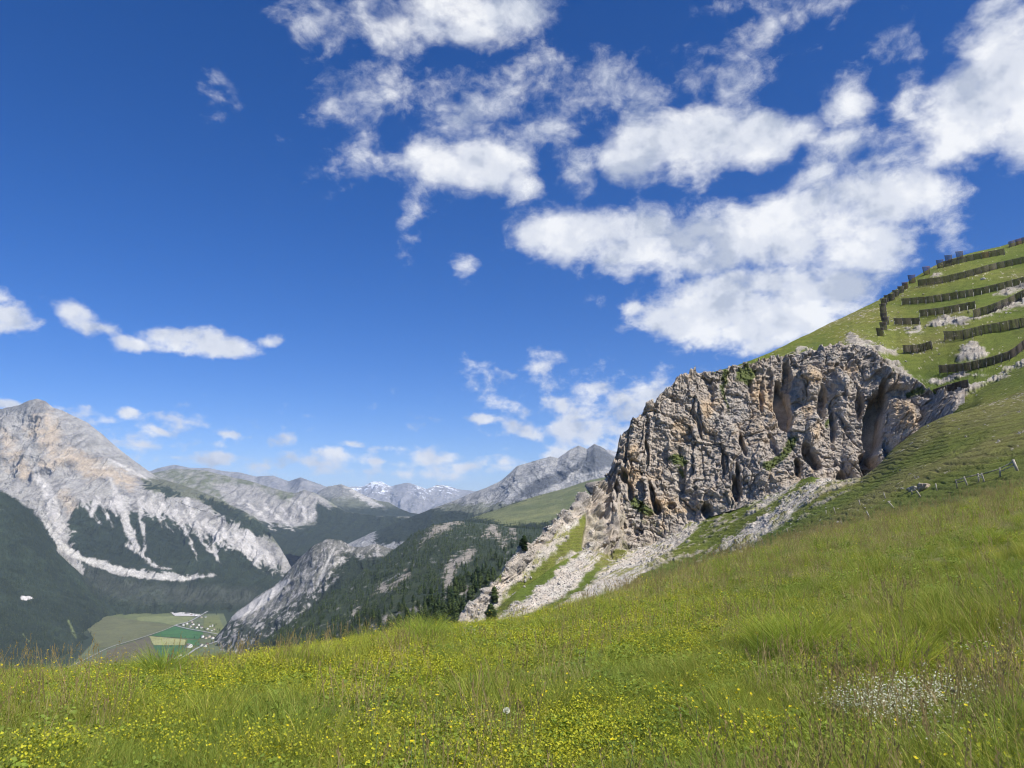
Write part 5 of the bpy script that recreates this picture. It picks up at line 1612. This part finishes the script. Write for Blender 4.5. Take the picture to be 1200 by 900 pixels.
CR = [(1031.7, 392), (1035.5, 385), (1038, 379), (1036, 374), (1035.5, 368), (1035, 362.5), (1036, 356), (1040, 352), (1045, 346.5), (1050, 342), (1056, 337.5), (1061, 333), (1069, 326), (1086, 316), (1102, 308), (1112, 302.5), (1125, 298)]
CL = ['lowest slatted barrier of the steep file, at the cliff top'] + ['slatted barrier in the steep file climbing from the cliff top'] * 6 + ['slatted barrier in the dense file where it reaches the skyline'] * 5 + ['first slatted barrier standing clear against the sky', 'lone slatted barrier on the skyline above the file', 'slatted barrier left of the reddish pair on the skyline',
      'reddish slatted barrier on the skyline, left of the pair', 'reddish slatted barrier on the skyline, topmost of all']
for k, (x, y) in enumerate(CR):
    crib(x, y, 1.05 if k < 12 else 1.3, k, k < 8, CL[k])

# ------------------------------------------------------------------ wooden fence and leaning posts on the hillside
GWOOD = plain_mat('silver_grey_wood', (.38, .34, .28), .9, .3, 3.0, streak=(1, 1, 8))
def near_hit(x, y):
    a = hit(x, y)[0]; b = hit(x, y, MB)[0]
    if a is None: return b
    if b is None: return a
    return a if a.length < b.length else b


root = bpy.data.objects.new('wooden_fence', None); C.objects.link(root)
tag(root, 'weathered grey wooden rail fence crossing the grassy slope', 'fence')
fb = [near_hit(x, y + 1.5) for x, y in ((1122, 570), (1134, 567), (1147, 563), (1154, 563), (1172, 557), (1193, 550))]
root.location = fb[0]
tp_ = []
for i, p in enumerate(fb):
    V, Fq = [], []
    ln = Vector((RT.normal() * .15 - .1, RT.normal() * .1, 1)) * (1.25 if i < 5 else 1.5)
    beam(V, Fq, p - fb[0] - Vector((0, 0, .3)), p - fb[0] + ln, .17 if i < 5 else .3)
    link('post', mesh_from('post', V, Fq, GWOOD, smooth=False), root)
    tp_.append((p - fb[0], ln))
for i in range(5):
    for f in (.55, .85):
        if f == .55 and i in (1, 3): continue
        V, Fq = [], []
        beam(V, Fq, tp_[i][0] + tp_[i][1] * f, tp_[i + 1][0] + tp_[i + 1][1] * (f - (.12 if i == 2 else 0)), .12, .1)
        link('rail', mesh_from('rail', V, Fq, GWOOD, smooth=False), root)
PL = [((979, 602), (977, 595)), ((988, 617), (985, 611)), ((1019, 606), (1015.5, 599)), ((1008, 591), (1006.4, 586)), ((1047.6, 594.5), (1041, 588)), ((1037.6, 583.6), (1035.6, 577.6)), ((1079, 581.6), (1074, 575)), ((1069, 578), (1068, 574.4)), ((1098, 574), (1096.6, 567)), ((968, 602), (968, 598)),
      ((884, 645), (882, 640)), ((895, 638), (892, 631)), ((869, 651), (868, 646)), ((923, 623), (922, 619))]
PLL = ['short grey post left in the turf above the bare path', 'low leaning post nearest the bare earth streak', 'grey leaning post below the fallen pale post', 'dark stub of a post in the hollow of the slope', 'long pale post leaning hard to the left', 'thin upright post above the pale leaning one', 'pale post leaning beside the big boulder',
       'tiny post at the left foot of the big boulder', 'upright post just right of the big boulder', 'short stub beside the post above the bare path'] + ['small old fence post low on the slope near the scree'] * 4
for k, ((x0, y0), (x1, y1)) in enumerate(PL):
    p = near_hit(x0, y0 + 1)
    if p is None: continue
    t = Vector(P3(x1, y1, p.y + RT.normal() * .2)) - p
    V, Fq = [], []
    beam(V, Fq, -t * .2, t * 1.05, .16, .14)
    o = link('old_post', mesh_from('old_post', V, Fq, GWOOD, smooth=False)); o.location = p
    tag(o, PLL[k], 'post', 'old posts left on the slope')

# ------------------------------------------------------------------ boulders
STONE = terrain_mat('boulder_stone', 1.2, 6.0, .12, (.7, 1.3))


def boulder_mesh(name, seed, col, flat=.6):
    import bmesh
    bm = bmesh.new(); bmesh.ops.create_icosphere(bm, subdivisions=4, radius=1)
    V = np.array([v.co[:] for v in bm.verts]); Fc = [[v.index for v in f.verts] for f in bm.faces]; bm.free()
    gp_, ce, ti = facets(V * 1.3 + seed * 5.1, seed & 63)
    V = V * (1 + (ce - .5) * .35 + ti * .3 + .12 * fbm(V * 3 + seed, 4, .6, seed=seed))[:, None]
    V[:, 2] *= flat
    cc = np.array(col) * (1 + .3 * fbm(V * 2 + 3, 3, seed=seed + 1))[:, None]
    return mesh_from(name, V, [], STONE, cc, smooth=False, tri=Fc)


bms = [boulder_mesh('boulder', 400 + i, (.46, .43, .38), .6) for i in range(6)]
def put_boulder(x, y, wpx, k, label, group=None, flat=1, hitf=near_hit, me=None):
    p = hitf(x, y)
    if p is None: return
    s = wpx / 2 * p.y / F
    o = bpy.data.objects.new('boulder', me or bms[k % 6]); C.objects.link(o)
    o.location = p + Vector((0, 0, s * .12 * flat)); o.scale = (s, s * .8, s * flat); o.rotation_euler = (RT.normal() * .2, -.25 + RT.normal() * .2, RT.uniform(0, 6.28))
    tag(o, label, 'boulder', group)


put_boulder(1083, 573, 17, 0, 'big brown and white boulder in a hollow of the grassy slope', flat=.8, me=boulder_mesh('boulder', 411, (.40, .33, .26), .6))
put_boulder(1070, 574, 12, 3, 'white broken rock at the left side of the big boulder', flat=.7)
put_boulder(1062, 605, 14, 1, 'flat white slab lying in the brown grass', flat=.35)
put_boulder(1074, 602, 9, 2, 'narrow white stone right behind the flat slab', flat=.3)
put_boulder(1199, 578, 13, 2, 'pale boulder at the edge of the brown grass under the fence', flat=.8)
put_boulder(1152, 327.5, 5, 4, 'grey boulder with a dark hollow between two barrier rows', flat=1.1)
for k in range(70):
    x, y = RT.uniform(1030, 1200), RT.uniform(300, 450)
    if y < 360 - (x - 1030) * .40 or y > 455 - (x - 1030) * .1: continue
    put_boulder(x, y, RT.uniform(1.2, 3.2), k, 'small pale boulder lying on the turf between the barriers', 'pale boulders between the barriers', .9)
for k in range(34):
    x = RT.uniform(900, 1110); y = 640 - (x - 860) * .36 + RT.normal() * 9
    put_boulder(x, y, RT.uniform(1.2, 3.0), k, 'small pale stone in the turf of the lower slope', 'pale stones on the lower slope', .7)

def stone_src(i):
    import bmesh
    bm = bmesh.new(); bmesh.ops.create_icosphere(bm, subdivisions=2, radius=1)
    V = np.array([v.co[:] for v in bm.verts]); Fc = [[v.index for v in f.verts] for f in bm.faces]; bm.free()
    gp_, ce, ti = facets(V * 1.2 + i * 3.7, i + 20)
    V = V * (1 + (ce - .5) * .4 + ti * .35)[:, None]; V[:, 2] *= .65
    return unlinked('stone', mesh_from('stone', V, [], STONE, np.tile(np.array((.47, .44, .385)) * RT.uniform(.75, 1.1), (len(V), 1)), smooth=False, tri=Fc))


ssrc = [stone_src(i) for i in range(5)]
_hx, _hy = proj(HQ)
wv_ = STONY * (_hx > 520) * (_hx < 1230) * (_hy < 770) * (hv.ravel() > 1)
si = RT.choice(len(HQ), 5200, p=wv_ / wv_.sum())
ss_ = RT.uniform(.08, .3, len(si)) * (1 + (RT.random(len(si)) < .06) * 1.4)
scatter('scree_stones', HQ[si] + hn[si] * .05, ss_, RT.uniform(0, 6.28, (len(si), 3)), ssrc, 'loose pale stones strewn over the scree runs')

# ------------------------------------------------------------------ the village
WALLW = plain_mat('white_render', (.78, .76, .72), .8, .1, .2); WALLB = plain_mat('beige_render', (.55, .48, .38), .8, .1, .2); WALLT = plain_mat('timber_wall', (.2, .13, .08), .9, .2, .3)
ROOFG = plain_mat('grey_roof', (.20, .19, .19), .8, .2, .3); ROOFB = plain_mat('brown_roof', (.17, .115, .09), .9, .2, .3)
WIN = plain_mat('window_glass', (.04, .05, .06), .2, .1, .3)


def house(x, y, w, l, h, rz, wall, roof, label, group, name='house', windows=False):
    p = Vector(ground_at(x, y, VAL + 1))
    e = bpy.data.objects.new(name, None); C.objects.link(e); e.location = p; e.rotation_euler = (0, 0, rz)
    tag(e, label, 'house', group)
    V = [(sx_ * w / 2, sy_ * l / 2, z) for z in (-2, h) for sx_, sy_ in ((-1, -1), (1, -1), (1, 1), (-1, 1))] + [(0, -l / 2, h + w * .28), (0, l / 2, h + w * .28)]
    link('wall', mesh_from('wall', V, [(0, 1, 5, 4), (1, 2, 6, 5), (2, 3, 7, 6), (3, 0, 4, 7)], wall, smooth=False, tri=[(4, 5, 8), (6, 7, 9)]), e)
    o_ = .9; rh = h + w * .28 + .5; ez = h - .3; V = []
    for dz in (0, .5):
        V += [(-w / 2 - o_, -l / 2 - o_, ez + dz), (0, -l / 2 - o_, rh + dz), (w / 2 + o_, -l / 2 - o_, ez + dz), (-w / 2 - o_, l / 2 + o_, ez + dz), (0, l / 2 + o_, rh + dz), (w / 2 + o_, l / 2 + o_, ez + dz)]
    link('roof', mesh_from('roof', V, [(0, 3, 4, 1), (1, 4, 5, 2), (6, 7, 10, 9), (7, 8, 11, 10), (0, 1, 7, 6), (1, 2, 8, 7), (3, 9, 10, 4), (4, 10, 11, 5), (0, 6, 9, 3), (2, 5, 11, 8)], roof, smooth=False), e)
    if windows:
        for fx in (-.25, .25):
            for fz in (.3, .7):
                V, Fq = [], []
                beam(V, Fq, (w * fx - .8, -l / 2 - .05, h * fz), (w * fx + .8, -l / 2 - .05, h * fz), .3, 1.6)
                link('window', mesh_from('window', V, Fq, WIN, smooth=False), e)


HS = [('houses at the road fork', 'small house in the cluster at the fork of the valley road', [(215, 733), (219, 731.5), (223, 735), (226, 732.5), (230, 736), (233, 733), (225, 729.5), (236, 736)]),
      ('houses right of the fork', 'small house in the little group on the yellowish meadow', [(243, 738), (247, 740), (251, 738.5), (246, 735)]),
      ('houses inside the road bend', 'pale house inside the bend of the valley road', [(237, 747), (241, 748.5), (245, 747), (249, 748.5), (254, 747)]),
      ('houses along the lower road', 'small pale house along the lower end of the valley road', [(236, 757), (240, 758), (243, 756), (211, 769), (168, 779), (173, 778), (181, 779), (187, 777), (193, 775.5), (199, 774)]),
      ('sheds at the forest edge', 'low white shed near the gravel yard at the forest edge', [(224, 721.5), (229, 722), (236, 724), (241, 724)])]
for g, lab, pp in HS:
    for (x, y) in pp:
        house(x, y, RT.uniform(11, 15), RT.uniform(14, 20), RT.uniform(6, 9), RT.uniform(-.5, 1.2), WALLT if RT.random() < .15 else (WALLW if RT.random() < .7 else WALLB), ROOFG if RT.random() < .5 else ROOFB, lab, g)
house(221, 758.5, 24, 34, 12, 1.1, WALLW, ROOFG, 'large white building beside the dark green field', None, windows=True)
house(205, 772, 20, 36, 9, 1.3, WALLW, ROOFG, 'large white building at the lower road under the green field', None, windows=True)
house(220, 720, 16, 32, 7, 1.5, WALLW, ROOFG, 'long white building at the forest edge by the gravel yard', None, windows=True)
house(249, 735, 7, 7, 16, .3, WALLW, ROOFG, 'slim white church tower between the houses on the meadow', None, 'church_tower')
for k, (x, y) in enumerate([(212, 733), (217, 735), (221, 729), (228, 737), (232, 730), (234, 737.5), (240, 738), (246, 741), (253, 741), (246, 731), (235, 748), (218, 763), (224, 762), (233, 754), (204, 768), (262, 757), (256, 757), (248, 753), (228, 748)]):
    p = ground_at(x, y, VAL + 1)
    o = bpy.data.objects.new('village_tree', mid_crowns[k % 4]); C.objects.link(o); o.location = p; o.scale = (1.5, 1.5, 1.1)
    tag(o, 'dark tree standing among the village houses', 'tree', 'trees in the village')

for k in range(46):
    t_ = RT.random()
    x, y = [(95 + 40 * t_, 722 - 2 * t_), (88 + 22 * RT.random(), 735 + 45 * t_), (245 + 22 * t_, 722 + 34 * t_), (262 - 60 * t_, 765 + 14 * t_), (200 + 60 * t_, 717 + 5 * t_)][k % 5]
    p = ground_at(x + RT.normal() * 1.5, y + RT.normal() * .8, VAL + 1)
    o = bpy.data.objects.new('field_tree', mid_crowns[k % 4]); C.objects.link(o); o.location = p; s_ = RT.uniform(.9, 1.5); o.scale = (s_ * 1.2, s_ * 1.2, s_)
    tag(o, 'dark tree at the rim of the valley fields', 'tree', 'trees along the rim of the fields')

# ------------------------------------------------------------------ single flowers close to the eye
STEM = plain_mat('flower_stem', (.10, .15, .04), .7, .2, 5.0)
def flower(x, y, hgt, size, mat, name, label, group=None, ball=False):
    p = near_hit(x, y + hgt * F / 7)
    if p is None or p.y > 25: return
    p.z = float(meadow_z(np.array([p.x]), np.array([p.y]))[0])
    e = bpy.data.objects.new(name, None); C.objects.link(e); e.location = p; e.rotation_euler = (RT.normal() * .08, RT.normal() * .08, RT.uniform(0, 6))
    tag(e, label, 'flower', group)
    V, Fq = [], []
    beam(V, Fq, (0, 0, -.02), (0, 0, hgt), .004)
    link('stem', mesh_from('stem', V, Fq, STEM), e)
    V, T = [], []
    if ball:
        for k in range(60):
            a, b = RT.uniform(0, 6.28), math.acos(RT.uniform(-.9, 1)); d = Vector((math.sin(b) * math.cos(a), math.sin(b) * math.sin(a), math.cos(b)))
            q = d.orthogonal().normalized() * size * .28; c_ = Vector((0, 0, hgt)); j = len(V)
            V += [tuple(c_ + d * size * .1), tuple(c_ + d * size + q), tuple(c_ + d * size - q)]; T.append((j, j + 1, j + 2))
    else:
        for k in range(6):
            a = k * 1.047; c_ = Vector((0, 0, hgt)); j = len(V)
            e1, e2 = Vector((math.cos(a - .5), math.sin(a - .5), .35)), Vector((math.cos(a + .5), math.sin(a + .5), .35)); e3 = Vector((math.cos(a), math.sin(a), .45)) * 1.15
            V += [tuple(c_), tuple(c_ + e1 * size), tuple(c_ + e3 * size), tuple(c_ + e2 * size)]; T += [(j, j + 1, j + 2), (j, j + 2, j + 3)]
    link('seed_head' if ball else 'petals', mesh_from('petals', V, [], mat, [(1, 1, 1)] * len(V), tri=T), e)


flower(592, 854, .34, .022, WF, 'dandelion_clock', 'white fluffy seed head standing above the grass', ball=True)
for (x, y) in [(434, 849), (438, 852), (500, 890), (436, 890), (480, 899), (860, 837), (718, 895), (733, 893), (1165, 773), (842, 853), (818, 851), (630, 866), (680, 757), (890, 742), (550, 780), (507, 826)]:
    flower(x, y, .33, .013, YF, 'buttercup', 'bright yellow buttercup raised above the grass', 'buttercups close to the camera')
# ------------------------------------------------------------------ the air
m, nt = new_mat('haze_air')
pv = N(nt, 'ShaderNodeVolumePrincipled')
pv.inputs['Color'].default_value = (.62, .78, 1.0, 1)
pv.inputs['Density'].default_value = 2.4e-5
pv.inputs['Anisotropy'].default_value = .1
o = N(nt, 'ShaderNodeOutputMaterial')
L(nt, pv.outputs[0], o.inputs['Volume'])
bx = [(x, y, z) for z in (-905, 1420) for (x, y) in ((-34000, -1500), (34000, -1500), (34000, 42000), (-34000, 42000))]
me = bpy.data.meshes.new('haze')
me.from_pydata(bx, [], [(3, 2, 1, 0), (4, 5, 6, 7), (0, 1, 5, 4), (1, 2, 6, 5), (2, 3, 7, 6), (3, 0, 4, 7)])
me.materials.append(m)
link('haze', me, kind='stuff', label='thin blue mountain air between the ranges')
